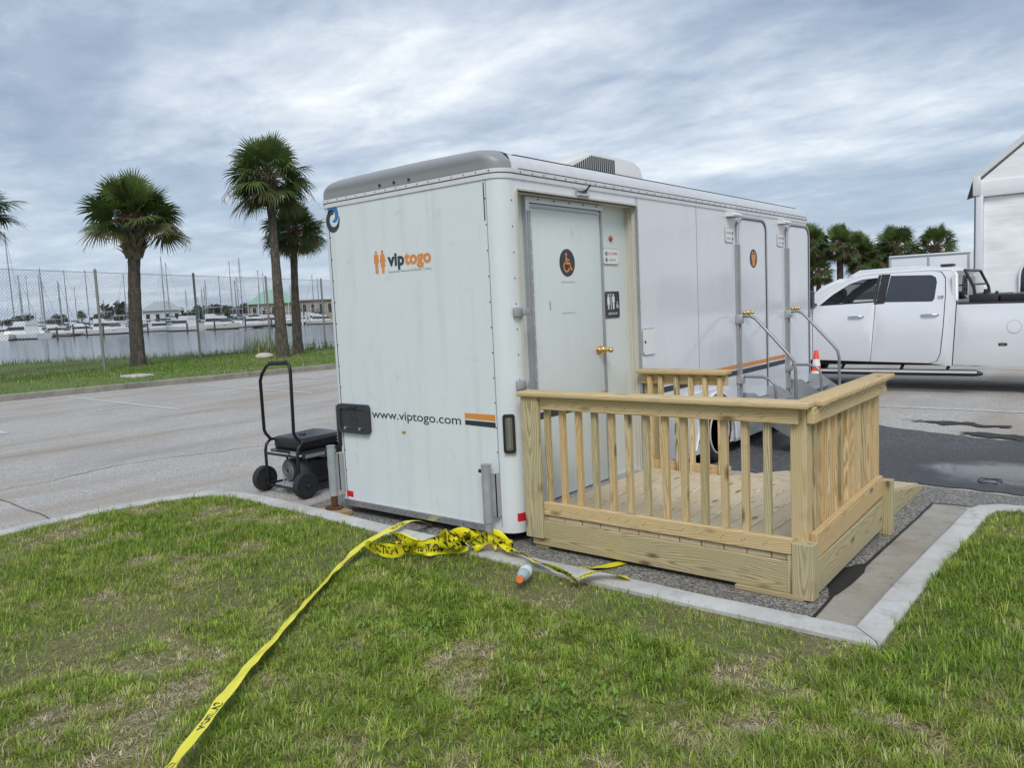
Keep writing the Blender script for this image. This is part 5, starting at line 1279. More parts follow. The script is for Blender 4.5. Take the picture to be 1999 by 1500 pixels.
for k, s_ in enumerate((near_s, far_s)):
    G1 = shell(w1, [], lambda u, v, d, s_=s_: s_(u, v, d+.012), .004, .3).build('window_pane', M['glass'], DP[k], 35)
    shell(w2, [], lambda u, v, d, s_=s_: s_(u, v, d+.010), .004, .3).build('window_pane', M['tint'], DP2[k], 35)
    shell([(-.10, 1.395), (-.082, 1.390), (-.02, 1.86), (-.060, 1.855)], [], lambda u, v, d, s_=s_: s_(u, v, d-.004), .01, .3).build('pillar_trim', M['black'], DP[k], 30)
    shell([(-.070, 1.392), (.055, 1.400), (.115, 1.862), (-.004, 1.862)], [], lambda u, v, d, s_=s_: s_(u, v, d-.004), .01, .3).build('pillar_trim', M['black'], DP2[k], 30)
    sgn = 1 if k == 0 else -1
    def yy(u, v, o_): return s_(u, v, -o_)[1]
    for (xa_, xb_, par) in ((-.475, -.245, DP[k]), (.595, .835, DP2[k])):
        MB().tube([(xa_, yy(xa_, 1.205, .0), 1.205), (xa_+.03, yy(xa_, 1.205, .035), 1.207), (xb_-.03, yy(xb_, 1.205, .035), 1.207), (xb_, yy(xb_, 1.205, 0), 1.205)], .016, 8).build('handle', M['chrome'], par, 60)
    shell(w1, [[(a+(.0-.5-a)*.03*0+((-.5-a)*.035), b+(1.6-b)*.05) for a, b in w1]], lambda u, v, d, s_=s_: s_(u, v, d-.003), .006, .5).build('window_trim', M['black'], DP[k], 30)
    MB().tube([(-1.0, yy(-1, 1.42, .02), 1.42), (-1.02, yy(-1, 1.42, .14), 1.44)], .02, 8).build('mirror_arm', M['black'], P_, 40)
    my_ = yy(-1, 1.42, .20); rbox('mirror', M['black'], -1.10, -.99, my_-.10, my_+.10, 1.36, 1.66, P_, .03)
    # running board
    rb0, rb1 = sorted((yy(0, .5, .10), yy(0, .5, -.04)))
    RB = MB().tube([(-1.0, (rb0+rb1)/2, .30), (-.95, (rb0+rb1)/2, .315), (1.34, (rb0+rb1)/2, .315), (1.43, (rb0+rb1)/2, .305)], [.035, .05, .05, .02], 12).build('running_board', M['black'], P_, 50)
    MB().box(-.93, 1.36, min(yy(0, .5, .112), yy(0, .5, .10)), max(yy(0, .5, .112), yy(0, .5, .085)), .318, .352).build('chrome_strip', M['bright'], RB, 0)
    for x in (-.6, .30, .95): MB().cyl((x, (rb0+rb1)/2, .33), (x, yy(0, .5, -.2), .44), .025, .025, 8).build('board_bracket', M['black'], RB)
    for x in (-1.72, 2.48):
        yw = yy(x, .9, -.05); o_ = -sgn
        W_ = MB().lathe([(.20, 0), (.30, -.004), (.385, .02), (.40, .05), (.40, .22), (.385, .25), (.2, .27)] if sgn > 0 else [(.20, 0), (.30, .004), (.385, -.02), (.40, -.05), (.40, -.22), (.385, -.25), (.2, -.27)], (x, yw, .404), 'Y', 40).build('wheel', M['rubber'], P_, 50)
        MB().lathe([(.225, .0), (.22, .015*sgn), (.21, .03*sgn), (.12, .05*sgn), (.11, .01*sgn), (.05, .0), (.001, 0)], (x, yw, .404), 'Y', 30).build('rim', M['chrome'], W_, 40)
# inner dark shell, floor and chassis
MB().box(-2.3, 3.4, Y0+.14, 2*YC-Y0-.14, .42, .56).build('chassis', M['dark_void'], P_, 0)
MB().box(-1.2, .98, Y0+.10, Y0+.14, .5, 1.36).build('inner_door_skin', M['black'], P_, 0)
MB().box(-1.2, .98, 2*YC-Y0-.14, 2*YC-Y0-.10, .5, 1.36).build('inner_door_skin', M['black'], P_, 0)
MB().box(1.06, 3.48, Y0+.12, Y0+.16, .56, 1.31).box(1.06, 3.48, 2*YC-Y0-.16, 2*YC-Y0-.12, .56, 1.31).box(1.06, 3.48, Y0+.14, 2*YC-Y0-.14, .80, .84).box(1.02, 1.06, Y0+.14, 2*YC-Y0-.14, .5, 1.31).build('bed_liner', M['black'], P_, 0)
rbox('tailgate', TWm, 3.47, 3.53, Y0+.12, 2*YC-Y0-.12, .62, 1.31, P_, .02)
MB().tube([(1.09, Y0+.115, 1.345), (3.5, Y0+.12, 1.33)], .035, 8).build('bed_rail', M['black'], P_, 60); MB().tube([(1.09, 2*YC-Y0-.115, 1.345), (3.5, 2*YC-Y0-.12, 1.33)], .035, 8).build('bed_rail', M['black'], P_, 60)
def ysec(x, z, n=9, crown=.05):
    a = Y0+inset(x, z); b = 2*YC-a; return [(x, a+(b-a)*i/(n-1), z+crown*math.sin(math.pi*i/(n-1))) for i in range(n)]
roof_st = [(-.52, 1.80), (-.30, 1.865), (-.10, 1.885), (.3, 1.893), (.7, 1.89), (.97, 1.88), (1.02, 1.83), (1.03, 1.80)]
MB().loft([ysec(x, z, 9, .055) for x, z in roof_st], False, False).build('roof', TWm, P_, 50)
rbox('roof_light', M['black'], .70, .88, YC-.12, YC+.12, 1.945, 1.985, P_, .012)
MB().loft([ysec(-1.07, 1.40, 9, .03), ysec(-.80, 1.62, 9, .045), ysec(-.52, 1.80, 9, .055)], False, False).build('windscreen', M['glass'], P_, 50)
for s_ in (near_s, far_s):
    MB().tube([s_(-1.09, 1.40, .02), s_(-.82, 1.62, .02), s_(-.53, 1.80, .02), s_(-.30, 1.868, .02), s_(-.02, 1.885, .02), s_(.70, 1.888, .02), s_(.97, 1.875, .02), s_(1.035, 1.80, .02), s_(1.06, 1.40, .02)], .030, 8).build('roof_pillar', TWm, P_, 60)
rbox('back_window', M['tint'], 1.03, 1.05, Y0+.26, 2*YC-Y0-.26, 1.42, 1.80, P_, .01)
MB().box(1.0, 1.045, Y0+.12, Y0+.28, 1.34, 1.80).box(1.0, 1.045, 2*YC-Y0-.28, 2*YC-Y0-.12, 1.34, 1.80).box(1.0, 1.045, Y0+.16, 2*YC-Y0-.16, 1.34, 1.43).box(1.0, 1.045, Y0+.22, 2*YC-Y0-.22, 1.79, 1.86).build('cab_back', TWm, P_, 0)
MB().loft([ysec(-2.52, 1.14, 9, .03), ysec(-2.3, 1.26, 9, .05), ysec(-1.7, 1.345, 9, .07), ysec(-1.09, 1.392, 9, .05)], False, False).build('hood', TWm, P_, 50)
rbox('grille', M['chrome'], -2.60, -2.50, Y0+.35, 2*YC-Y0-.35, .72, 1.12, P_, .03); rbox('front_bumper', M['chrome'], -2.72, -2.50, Y0+.06, 2*YC-Y0-.06, .46, .70, P_, .05)
for y in (Y0+.14, 2*YC-Y0-.34): rbox('headlight', M['led'], -2.56, -2.46, y, y+.20, .84, 1.10, P_, .03)
rbox('firewall', M['black'], -1.12, -1.05, Y0+.14, 2*YC-Y0-.14, .5, 1.36, P_, .01)
# cabin interior
rbox('dashboard', M['black'], -1.05, -.72, Y0+.14, 2*YC-Y0-.14, 1.05, 1.36, P_, .05)
MB().tube([(-.66+.06*math.cos(a), Y0+.45+.19*math.sin(a), 1.33+.17*math.cos(a)) for a in [i*math.pi/10 for i in range(20)]], .016, 6, True).build('steering_wheel', M['black'], P_, 60)
for y in (Y0+.45, 2*YC-Y0-.45):
    for x in (-.15, .65):
        S_ = rbox('seat', M['seal'], x-.40, x+.12, y-.24, y+.24, .80, 1.0, P_, .05)
        rbox('backrest', M['seal'], x+.06, x+.20, y-.24, y+.24, .98, 1.50, S_, .05); rbox('headrest', M['seal'], x+.10, x+.20, y-.13, y+.13, 1.52, 1.70, S_, .04)
MB().tube([(-.64, Y0+.30, 1.75), (-.50, YC, 1.74)], .012, 6).build('sun_visor', M['greyplastic'], P_, 60)
# fuel flap, side marker, emblem sticker
def nd(name, poly, mat, off=.002): shell(poly, [], lambda u, v, d: near_s(u, v, d-off), .003, .3).build(name, mat, P_, 30)
nd('fuel_flap_seam', ellipse(1.817, 1.003, .092, .095, 28), M['greyplastic'], .001); nd('fuel_flap', ellipse(1.817, 1.003, .086, .089, 28), TWm, .003)
nd('side_marker', rrect(1.62, 1.735, .722, .768, .02), M['seal']); nd('side_marker_lens', rrect(1.645, 1.71, .735, .756, .008), M['led'], .004)
nd('sticker', rrect(.81-.005, .905-.02, 1.44, 1.49, .004), M['greyplastic'], .0025)
nd('sticker', [(.865, 1.468), (.885, 1.468), (.885, 1.49), (.865, 1.49)], M['navy'], .0032)
# toolbox and rack in the bed
TBx = rbox('toolbox', M['black'], 1.22, 1.60, Y0+.16, 2*YC-Y0-.16, 1.30, 1.485, P_, .012); rbox('bed_cover', M['black'], 1.62, 3.44, Y0+.15, 2*YC-Y0-.15, 1.34, 1.475, P_, .02)
MB().cyl((1.42, Y0+.3, 1.485), (1.42, Y0+.3, 1.56), .035, .03, 12).build('filler_cap', M['black'], TBx); MB().cyl((1.56, Y0+.3, 1.485), (1.56, Y0+.3, 1.525), .02, .02, 10).build('filler_cap', M['black'], TBx)
rk = MB()
for y in (Y0+.30, 2*YC-Y0-.30): rk.tube([(1.30, y, 1.34), (1.26, y, 1.60), (1.14, y, 1.84)], .022, 8)
rk_o = MB().tube([(1.30, Y0+.30, 1.34), (1.26, Y0+.30, 1.60), (1.14, Y0+.30, 1.86), (1.14, 2*YC-Y0-.30, 1.86), (1.26, 2*YC-Y0-.30, 1.60), (1.30, 2*YC-Y0-.30, 1.34)], .022, 8).build('rack', M['black'], P_, 60)
for t in (.3, .6): MB().cyl((1.30-.1*t, Y0+.30, 1.34+.5*t), (1.30-.1*t, 2*YC-Y0-.30, 1.34+.5*t), .015, .015, 8).build('rack_bar', M['black'], P_, 60)
MB().tube([(1.32, Y0+.26, 1.40), (1.36, Y0+.26, 1.44), (1.40, Y0+.26, 1.40)], .010, 6).build('tie_ring', M['chrome'], P_, 60) if False else None

# ------------------------------------------------------------------ frame tent
TN = thing('frame_tent', (5.6, 18, 0), 'large white frame tent with aluminium posts and a gable end', 'tent')
tx0, tx1, ty, ez, rz_ = .63, 12.63, 14.0, 3.34, 8.2
def fabric_grid(name, fn, nu, nv, mat):
    mb = MB(); mb.add([fn(i/nu, j/nv) for j in range(nv+1) for i in range(nu+1)], [(j*(nu+1)+i, j*(nu+1)+i+1, (j+1)*(nu+1)+i+1, (j+1)*(nu+1)+i) for j in range(nv) for i in range(nu)])
    return mb.build(name, mat, TN, 60, False)
nbay = 4
for b in range(nbay):
    a0 = tx0+.12+(tx1-tx0-.12)*b/nbay; a1 = tx0+(tx1-tx0-.12)*(b+1)/nbay
    def wall_fn(u, v, a0=a0, a1=a1):
        x = a0+(a1-a0)*u; z = .02+(ez-.04)*v
        w = .035*mnoise.noise(Vector((x*1.1, z*2.6, 1)))+.016*mnoise.noise(Vector((x*3.5, z*7, 4)))
        return (x, ty+.05-w, z)
    fabric_grid('wall_panel', wall_fn, 40, 44, M['fabric'])
    px_ = a0-.06
    rbox('post', M['bright'], px_-.065, px_+.055, ty-.05, ty+.08, .004, ez+.02, TN, .008)
    for wx in ((.62,) if b == 0 else (.3, 1.7)):
        cxw = (a0+wx, a0+wx+1.13)
        W_ = MB().prism([(cxw[0], 1.25), (cxw[1], 1.25)]+arc((cxw[0]+cxw[1])/2, 1.75, (cxw[1]-cxw[0])/2, 0, 180, 14, .48), lambda u, v, w: (u, ty-.028+w, v), .012).build('window', M['tint'], TN, 0)
        MB().tube([(u, ty-.03, v) for u, v in [(cxw[0], 1.25), (cxw[1], 1.25)]+arc((cxw[0]+cxw[1])/2, 1.75, (cxw[1]-cxw[0])/2, 0, 180, 14, .48)], .022, 6, True).build('window_border', M['fabric'], W_, 60)
        for q in (.35, .7): MB().box(cxw[0]+(cxw[1]-cxw[0])*q-.012, cxw[0]+(cxw[1]-cxw[0])*q+.012, ty-.034, ty-.029, 1.25, 2.15).build('glazing_bar', M['fabric'], W_, 0)
rbox('eave_band', M['fabric'], tx0+.07, tx1, ty-.03, ty+.06, ez+.0, ez+.30, TN, .01)
xm = (tx0+tx1)/2; gz = ez+.34+(xm-tx0)*1.13*.72
MB().prism([(tx0+.05, ez+.303), (tx1, ez+.303), (xm, gz)], lambda u, v, w: (u, ty+w, v), .02).build('gable_fabric', M['fabric'], TN, 0)
slope = (gz-ez-.303)/(xm-tx0)
for s_ in (0, 1):
    xa_, xb_ = (tx0-.05, xm) if s_ == 0 else (tx1+.05, xm)
    MB().loft([[(xa_+dx_*(1 if s_ == 0 else -1), y, ez+.28+dz_) for dx_, y, dz_ in ((0, ty-.06, .0), (0, ty+.06, 0), (-.06, ty+.06, .09), (-.06, ty-.06, .09))], [(xb_+dx_*(1 if s_ == 0 else -1), y, gz+dz_) for dx_, y, dz_ in ((0, ty-.06, 0), (0, ty+.06, 0), (-.0, ty+.06, .11), (0, ty-.06, .11))]]).build('rafter', M['bright'], TN, 0)
    mb = MB(); mb.add([(xa_, ty+.06, ez+.33), (xb_, ty+.06, gz+.06), (xb_, ty+12, gz+.06), (xa_, ty+12, ez+.33)], [(0, 1, 2, 3)]); mb.build('roof_fabric', M['fabric'], TN, 0)
    mb = MB(); mb.add([(xa_, ty+.06, .01), (xa_, ty+12, .01), (xa_, ty+12, ez+.33), (xa_, ty+.06, ez+.33)], [(0, 1, 2, 3)]); mb.build('side_fabric', M['fabric'], TN, 0)
rbox('corner_bracket', M['bright'], tx0-.06, tx0+.07, ty-.07, ty+.08, ez+.022, ez+.40, TN, .01)
MB().prism([(tx0-.16, ez-.02), (tx0-.02, ez+.02), (tx0-.03, ez+.32), (tx0-.07, ez+.32)], lambda u, v, w: (u, ty-.05+w, v), .10).build('canvas_flap', M['black'], TN, 0)

# ------------------------------------------------------------------ box truck and parked cars far beyond
BX = thing('box_trailer', (-3.4, 32, 0), 'white box body trailer parked in front of the far palms', 'trailer')
rbox('box_body', M['truck'], -4.78, -1.90, 30.0, 38.0, .95, 2.90, BX, .03); rbox('chassis', M['dark_void'], -4.6, -2.1, 30.2, 37.8, .55, .945, BX, .02)
for x in (-4.72, -3.35, -1.98): rbox('corner_trim', M['alu_dull'], x-.04, x+.04, 29.98, 29.998, 1.0, 2.86, BX, .004)
rbox('top_trim', M['alu_dull'], -4.75, -1.93, 29.975, 29.997, 2.80, 2.865, BX, .004)
for x in (-4.6, -2.35):
    for y in (31.5, 36.5): MB().lathe([(.02, 0), (.40, 0), (.45, .05), (.45, .2), (.40, .25), (.02, .25)], (x, y, .454), 'X', 24).build('wheel', M['rubber'], BX)
RV = thing('roof_rack_van', (-2.8, 21, 0), 'low silver van with a roof pod behind the pickup', 'van')
vp = [(-3.9, .55), (-3.9, 1.35), (-3.4, 1.78), (-2.9, 1.98), (-.4, 2.02), (-.1, 1.9), (0, 1.2), (0, .5)]
def extr(name, poly, y0_, y1_, mat, par, tp=.12):
    rings = []
    for t, sc in ((0, 1-tp), (.06, 1-tp*.35), (.12, 1), (.88, 1), (.94, 1-tp*.35), (1, 1-tp)):
        cx_ = sum(p[0] for p in poly)/len(poly); cz_ = min(p[1] for p in poly)
        rings.append([(cx_+(x-cx_)*(1-(1-sc)*.25), y0_+(y1_-y0_)*t, cz_+(z-cz_)*sc) for x, z in poly])
    return MB().loft(rings).build(name, mat, par, 35)
extr('body', [(x-.9, z) for x, z in vp], 20.0, 21.9, M['gel'], RV, .08)
extr('roof_pod', [(-3.6, 2.03), (-3.3, 2.20), (-1.9, 2.23), (-1.3, 2.18), (-1.1, 2.03)], 20.3, 21.6, M['gel'], RV, .2)
rbox('side_window', M['tint'], -3.9, -1.3, 19.985, 20.03, 1.35, 1.75, RV, .01)
for x in (-4.0, -1.6): MB().lathe([(.02, 0), (.30, 0), (.34, .04), (.34, .2), (.02, .22)], (x, 20.02, .344), 'Y', 24).build('wheel', M['rubber'], RV); MB().lathe([(.02, 0), (.30, 0), (.34, .04), (.34, .2), (.02, .22)], (x, 21.68, .344), 'Y', 24).build('wheel', M['rubber'], RV)
def parked_car(x, y, rz_, body, label):
    o = thing('parked_car', (0, 0, 0), label, 'car', 'cars parked near the far palms')
    side = [(-2.2, .35), (-2.2, .75), (-1.9, .88), (-1.05, .95), (1.5, .98), (2.1, .9), (2.2, .6), (2.2, .35)]
    extr('body', side, -.85, .85, body, o, .10); extr('cabin', [(-1.1, .94), (-.45, 1.42), (.9, 1.46), (1.5, .97)], -.75, .75, M['tint'], o, .2)
    extr('roof', [(-.42, 1.41), (-.35, 1.47), (.85, 1.50), (.95, 1.45)], -.66, .66, body, o, .1)
    for wx in (-1.35, 1.35):
        for wy in (-.88, .68): MB().lathe([(.02, 0), (.28, 0), (.32, .04), (.32, .16), (.28, .2), (.02, .2)], (wx, wy, .324), 'Y', 20).build('wheel', M['rubber'], o)
    o.location = (x, y, 0); o.rotation_euler = (0, 0, rz_); WORLD[o.name] = Matrix.Translation((x, y, 0)); return o
parked_car(-10.6, 33.5, RAD(85), M['blackmet'], 'dark car parked under the palms next to the trailer front end')
parked_car(-7.4, 34.5, RAD(88), M['gel_navy'], 'navy car parked behind the pickup windscreen')
parked_car(-4.0, 27.0, RAD(95), M['canvas_teal'], 'teal car seen through the pickup side window')
# ------------------------------------------------------------------ sabal palms
def palm_mesh(seed, trunk_h, r0, r1, crown_r, nfr, boot_len, spiky=1.0, lo=-38, bs=1.0, bend=None):
    q = random.Random(seed)
    tr = MB(); rings = []; n = 14; steps = max(10, int(trunk_h/.28)); bend = bend or (q.uniform(-.12, .12), q.uniform(-.12, .12))
    def ctr(t): return Vector((bend[0]*t*t, bend[1]*t*t, trunk_h*t))
    for i in range(steps+1):
        t = i/steps; r = r0+(r1-r0)*min(1, t*1.6); r *= 1+.10*math.exp(-t*18)*2 + (.035 if i % 2 else -.02)
        c_ = ctr(t); rings.append([(c_.x+r*(1+.05*mnoise.noise(Vector((k, i, seed))))*math.cos(2*math.pi*k/n), c_.y+r*(1+.05*mnoise.noise(Vector((k, i, seed+3))))*math.sin(2*math.pi*k/n), c_.z) for k in range(n)])
    tr.loft(rings); trunk = tr.mesh('trunk', 60)
    bt = MB()
    if boot_len > 0:
        nb2 = int(boot_len*(42 if bs == 1 else 60))
        for i in range(nb2):
            t = 1-boot_len/trunk_h*(1-i/nb2); c_ = ctr(t); a = i*2.399+q.uniform(-.2, .2); d = Vector((math.cos(a), math.sin(a), 0)); s_ = Vector((-d.y, d.x, 0))
            prf = math.sin(math.pi*min(1, .18+.72*i/nb2)); rr = r1*(1.02+(bs-1)*.42*prf); L = q.uniform(.22, .40)*bs; up = q.uniform(.35, .9); w = q.uniform(.05, .085)*bs
            b0 = c_+d*rr; tip = b0+d*L*.55+Vector((0, 0, L*up)); tip += d*q.uniform(-.05, .10); mid = b0+d*L*.22+Vector((0, 0, L*up*.55))
            V = [b0-s_*w*1.3-Vector((0, 0, .06)), b0+s_*w*1.3-Vector((0, 0, .06)), mid+s_*w*.8+d*.02, mid-s_*w*.8+d*.02, tip+s_*w*.45, tip-s_*w*.45, mid-d*.05]
            bt.add(V, [(0, 1, 2, 3), (3, 2, 4, 5), (0, 3, 6), (3, 5, 6), (5, 4, 6), (4, 2, 6), (2, 1, 6)])
    boots = bt.mesh('leaf_boots', 0) if bt.v else None
    # crown of fan leaves
    V = []; F2 = []; Cc = []; top = ctr(1.0)+Vector((0, 0, .05)); pt = MB()
    for k in range(nfr):
        az = k*2.39996+q.uniform(-.2, .2); f_ = (k+.5)/nfr
        elv = RAD(86-(86-lo)*f_**.86+q.uniform(-7, 7)); d = Vector((math.cos(az)*math.cos(elv), math.sin(az)*math.cos(elv), math.sin(elv)))
        Lp = crown_r*q.uniform(.42, .68)*(1-.10*max(0, math.sin(elv))); Rf = crown_r*q.uniform(.40, .54)
        side = d.cross(Vector((0, 0, 1))); side = side.normalized() if side.length > .1 else Vector((math.cos(az+1.57), math.sin(az+1.57), 0)); up = side.cross(d).normalized(); rl = q.uniform(-.9, .9); side = (side*math.cos(rl)+up*math.sin(rl)).normalized()
        droop = .18*crown_r*max(.15, math.cos(elv))
        hub = top+d*Lp-Vector((0, 0, droop*.35))
        pt.tube([top+d*.05, top+d*Lp*.55+Vector((0, 0, .02)), hub], [.035, .026, .018], 5)
        dd = (d-Vector((0, 0, .28*math.cos(elv)))).normalized(); up2 = side.cross(dd).normalized()
        nseg = 34; old = f_ > .84; hue = q.uniform(.75, 1.2)
        base_c = (.072*hue, .118*hue, .028*hue) if not old else (.12*hue, .115*hue, .045*hue)
        if f_ < .25: base_c = (.105*hue, .150*hue, .034*hue)
        for j in range(nseg):
            u = (j+.5)/nseg*2-1; a = u*RAD(128); fold = .34*abs(u)
            sd = (dd*math.cos(a)+side*math.sin(a)); sd = (sd+up2*(.20-fold*.75)).normalized()
            L = Rf*(1-.30*abs(u)**2)*q.uniform(.88, 1.08); w = Rf*.040
            pdir = sd.cross(up2).normalized(); dr = droop*q.uniform(.5, 1.4)*(.7+.6*abs(u))
            p0 = hub; p1 = hub+sd*L*.52-Vector((0, 0, dr*.18)); p2 = hub+sd*L*.82-Vector((0, 0, dr*.55)); p3 = hub+sd*L*1.02-Vector((0, 0, dr*1.05*spiky))
            b = len(V); V += [p0, p1+pdir*w, p1-pdir*w, p2+pdir*w*.50, p2-pdir*w*.50, p3]
            F2 += [(b, b+1, b+2), (b+1, b+3, b+4, b+2), (b+3, b+5, b+4)]
            cj = tuple(x*q.uniform(.8, 1.25) for x in base_c); Cc += [cj]*5+[tuple(x*1.25 for x in cj)]
    me = bpy.data.meshes.new('crown'); me.from_pydata([tuple(v) for v in V], [], F2)
    at = me.color_attributes.new('Col', 'FLOAT_COLOR', 'POINT'); at.data.foreach_set('color', [x for c_ in Cc for x in (*c_, 1.0)])
    st = pt.mesh('leaf_stalks', 60)
    # drooping flower stalks
    fs = MB()
    for k in range(4):
        az = q.uniform(0, 6.28) if k > 1 else (YAW-math.pi/2+(0 if k else math.pi)); d = Vector((math.cos(az), math.sin(az), 0)); P = []
        for i in range(9):
            t = i/8; P.append(top+d*(crown_r*1.02*t**.8)+Vector((0, 0, -.15+.30*math.sin(t*2.2)-1.05*t*t*crown_r*.52)))
        fs.tube(P, [.022-.002*i for i in range(9)], 4)
        for i in range(3, 9):
            for s_ in range(5):
                b0 = P[i-1].lerp(P[i], q.random()); e_ = b0+Vector((q.uniform(-.16, .16), q.uniform(-.16, .16), -q.uniform(.10, .34))); fs.tube([b0, b0.lerp(e_, .5)+d*.04, e_], .005, 3)
    return trunk, boots, me, st, fs.mesh('flower_stalks', 0)
def place_palm(meshes, loc, rz_, sc, label, group):
    o = thing('palm_tree', (0, 0, 0), label, 'palm', group)
    tr, bo, cr, st, fl_ = meshes
    link('trunk', tr, M['bark'], o)
    c_ = link('crown', cr, M['leaf'], o); link('leaf_stalks', st, M['stalk'], c_); link('flower_stalks', fl_, M['stalk'], c_)
    if bo: link('leaf_boots', bo, M['boot'], o)
    o.location = loc; o.rotation_euler = (0, 0, rz_); o.scale = (sc, sc, sc); return o
gp = 'palms on the harbour verge'
pA = palm_mesh(3, 5.15, .255, .205, 1.80, 46, 1.30, .9, -14, 1.6, (.27, .22))
pB = palm_mesh(8, 6.6, .225, .15, 1.70, 52, .75, 1.25, -50)
pC = palm_mesh(15, 4.8, .205, .14, 1.35, 42, .55, 1.25, -42)
place_palm(pA, (-24.75, 9.22, .10), 0, 1.0, 'palm with a broad rounded crown and a jacket of old leaf stubs', gp)
place_palm(pB, (-21.72, 13.18, .10), .6, 1.0, 'tallest palm of the verge standing beside a shorter palm', gp)
place_palm(pC, (-23.16, 14.90, .10), 2.0, 1.0, 'shorter palm close behind the tallest one of the verge', gp)
place_palm(pA, (-25.72, 4.44, .10), 1.9, 1.02, 'palm mostly cut off by the picture edge past the end of the fence', gp)
place_palm(pC, (-14.0, 29.0, .10), 1.0, 1.0, 'verge palm hidden behind the restroom trailer', gp) if False else None
gq = 'palms beyond the parked cars'
pD = palm_mesh(21, 4.1, .24, .17, 1.40, 34, .5, 1.2, -45); pE = palm_mesh(29, 3.35, .22, .17, 1.40, 34, .4, 1.2, -50)
for (x, y, m_, s_, rz_, lb) in [(-11.9, 42.3, pD, 1.04, 0, 'tall far palm rising over a lower one beside the trailer front end'), (-11.35, 42.0, pE, .80, 1, 'low far palm with its trunk showing beside the trailer front end'), (-10.55, 43.4, pD, 1.02, 2, 'bushiest palm of the far row above the pickup windscreen'), (-10.0, 44.6, pD, .94, 3.1, 'far palm tucked behind the bushiest one of the row'), (-9.4, 44.2, pE, 1.0, 4, 'far palm with drooping fans above the pickup front door'), (-8.75, 46.2, pE, 1.0, .4, 'far palm half hidden by the end of the white box trailer'), (-8.0, 45.5, pE, 1.14, 5, 'far palm standing over the left end of the box trailer'), (-6.33, 46.8, pE, 1.12, 1.4, 'far palm whose round crown tops the middle of the box trailer'), (-12.9, 44.5, pD, 1.0, 2.2, 'far palm mostly hidden by the trailer front end')]:
    place_palm(m_, (x, y, 0.0), rz_, s_, lb, gq)

# ------------------------------------------------------------------ chain link fence
FP0 = Vector((-23.92, 7.67, .10)); FP1 = Vector((-25.83, 12.19, .10)); fdv = (FP1-FP0); FLn = fdv.length; fdir = fdv.normalized()
FN = thing('chain_link_fence', FP0, 'tall grey chain link fence on slim posts along the harbour', 'fence')
for k in range(-4, 10):
    if k in (-4,): pass
    p = FP0+fdv*k
    MB().cyl(p-Vector((0, 0, .2)), p+Vector((0, 0, 3.36)), .045, .045, 10).build('post', M['post'], FN, 50)
    MB().lathe([(.052, 3.34), (.052, 3.38), (.03, 3.42), (.001, 3.43)], p, 'Z', 10).build('post_cap', M['post'], FN, 50)
a_ = FP0-fdv*4; b_ = FP0+fdv*9; LF = (b_-a_).length; HF = 3.28; cellw = .115
V = []; F3 = []
def wire(p, q_, r=.0035):
    d = (q_-p).normalized(); nrm = Vector((fdir.y, -fdir.x, 0)); s_ = d.cross(nrm).normalized(); b = len(V)
    for pt_ in (p, q_):
        V.extend([tuple(pt_+nrm*r), tuple(pt_-nrm*r*.5+s_*r*.87), tuple(pt_-nrm*r*.5-s_*r*.87)])
    F3.extend([(b, b+1, b+4, b+3), (b+1, b+2, b+5, b+4), (b+2, b, b+3, b+5)])
z_lo = Vector((0, 0, .06))
k = -int(HF/cellw)-1
while k*cellw < LF:
    for sgn in (1, -1):
        u0 = k*cellw; u1 = u0+HF
        lo_, hi_ = max(0, u0), min(LF, u1)
        if hi_ > lo_:
            h0, h1 = lo_-u0, hi_-u0
            if sgn < 0: h0, h1 = HF-h0, HF-h1
            wire(a_+fdir*lo_+z_lo+Vector((0, 0, h0)), a_+fdir*hi_+z_lo+Vector((0, 0, h1)))
    k += 1
me = bpy.data.meshes.new('wire_mesh'); me.from_pydata(V, [], F3); wo = link('wire_mesh', me, M['wire'], FN); tag(wo, kind='stuff')
MB().cyl(a_+Vector((0, 0, 3.30)), b_+Vector((0, 0, 3.30)), .006, .006, 5).build('tension_wire', M['wire'], FN); MB().cyl(a_+Vector((0, 0, .12)), b_+Vector((0, 0, .12)), .006, .006, 5).build('tension_wire', M['wire'], FN)

# rock, slab and reeds on the verge
rk = MB(); bmr = bmesh.new(); bmesh.ops.create_icosphere(bmr, subdivisions=3, radius=.32)
for v in bmr.verts: v.co *= 1+.28*mnoise.noise(v.co*2.2); v.co.z *= .42; v.co.x *= 1.2
me = bpy.data.meshes.new('rock'); bmr.to_mesh(me); bmr.free(); finish(me, 40)
ro_ = link('rock', me, M['rock'], None, Matrix.Translation((-22.7, 13.0, .19))); tag(ro_, 'pale flat rock on the grass at the foot of the tallest palm', 'rock')
sl = rbox('concrete_slab', M['rock'], -19.35, -18.55, 6.1, 6.7, .10, .20, None, .02); tag(sl, 'small pale concrete slab set flush in the verge near the kerb', 'slab')
def reeds(cx_, cy_, n, rad, hh, seed, label):
    q = np.random.RandomState(seed); X = cx_+q.normal(0, rad, n); Y = cy_+q.normal(0, rad, n)
    C = np.where((q.rand(n) < .4)[:, None], np.array([[.34,.31,.17]]), np.array([[.15,.21,.06]]))*q.uniform(.7, 1.3, (n, 1))
    o = blades('reed_clump', X, Y, np.full(n, .0), q.uniform(.4, 1, n)*hh, q.uniform(.02, .04, n), q.uniform(0, .6, n), q.uniform(0, 6.28, n), C, M['blade']); tag(o, label, 'reeds', kind='stuff')
reeds(-26.2, 15.4, 260, .55, 1.15, 2, 'tall dry reeds by the bank left of the tallest palm'); reeds(-24.9, 17.4, 180, .8, .75, 3, 'low reeds on the bank between the palms and the trailer')

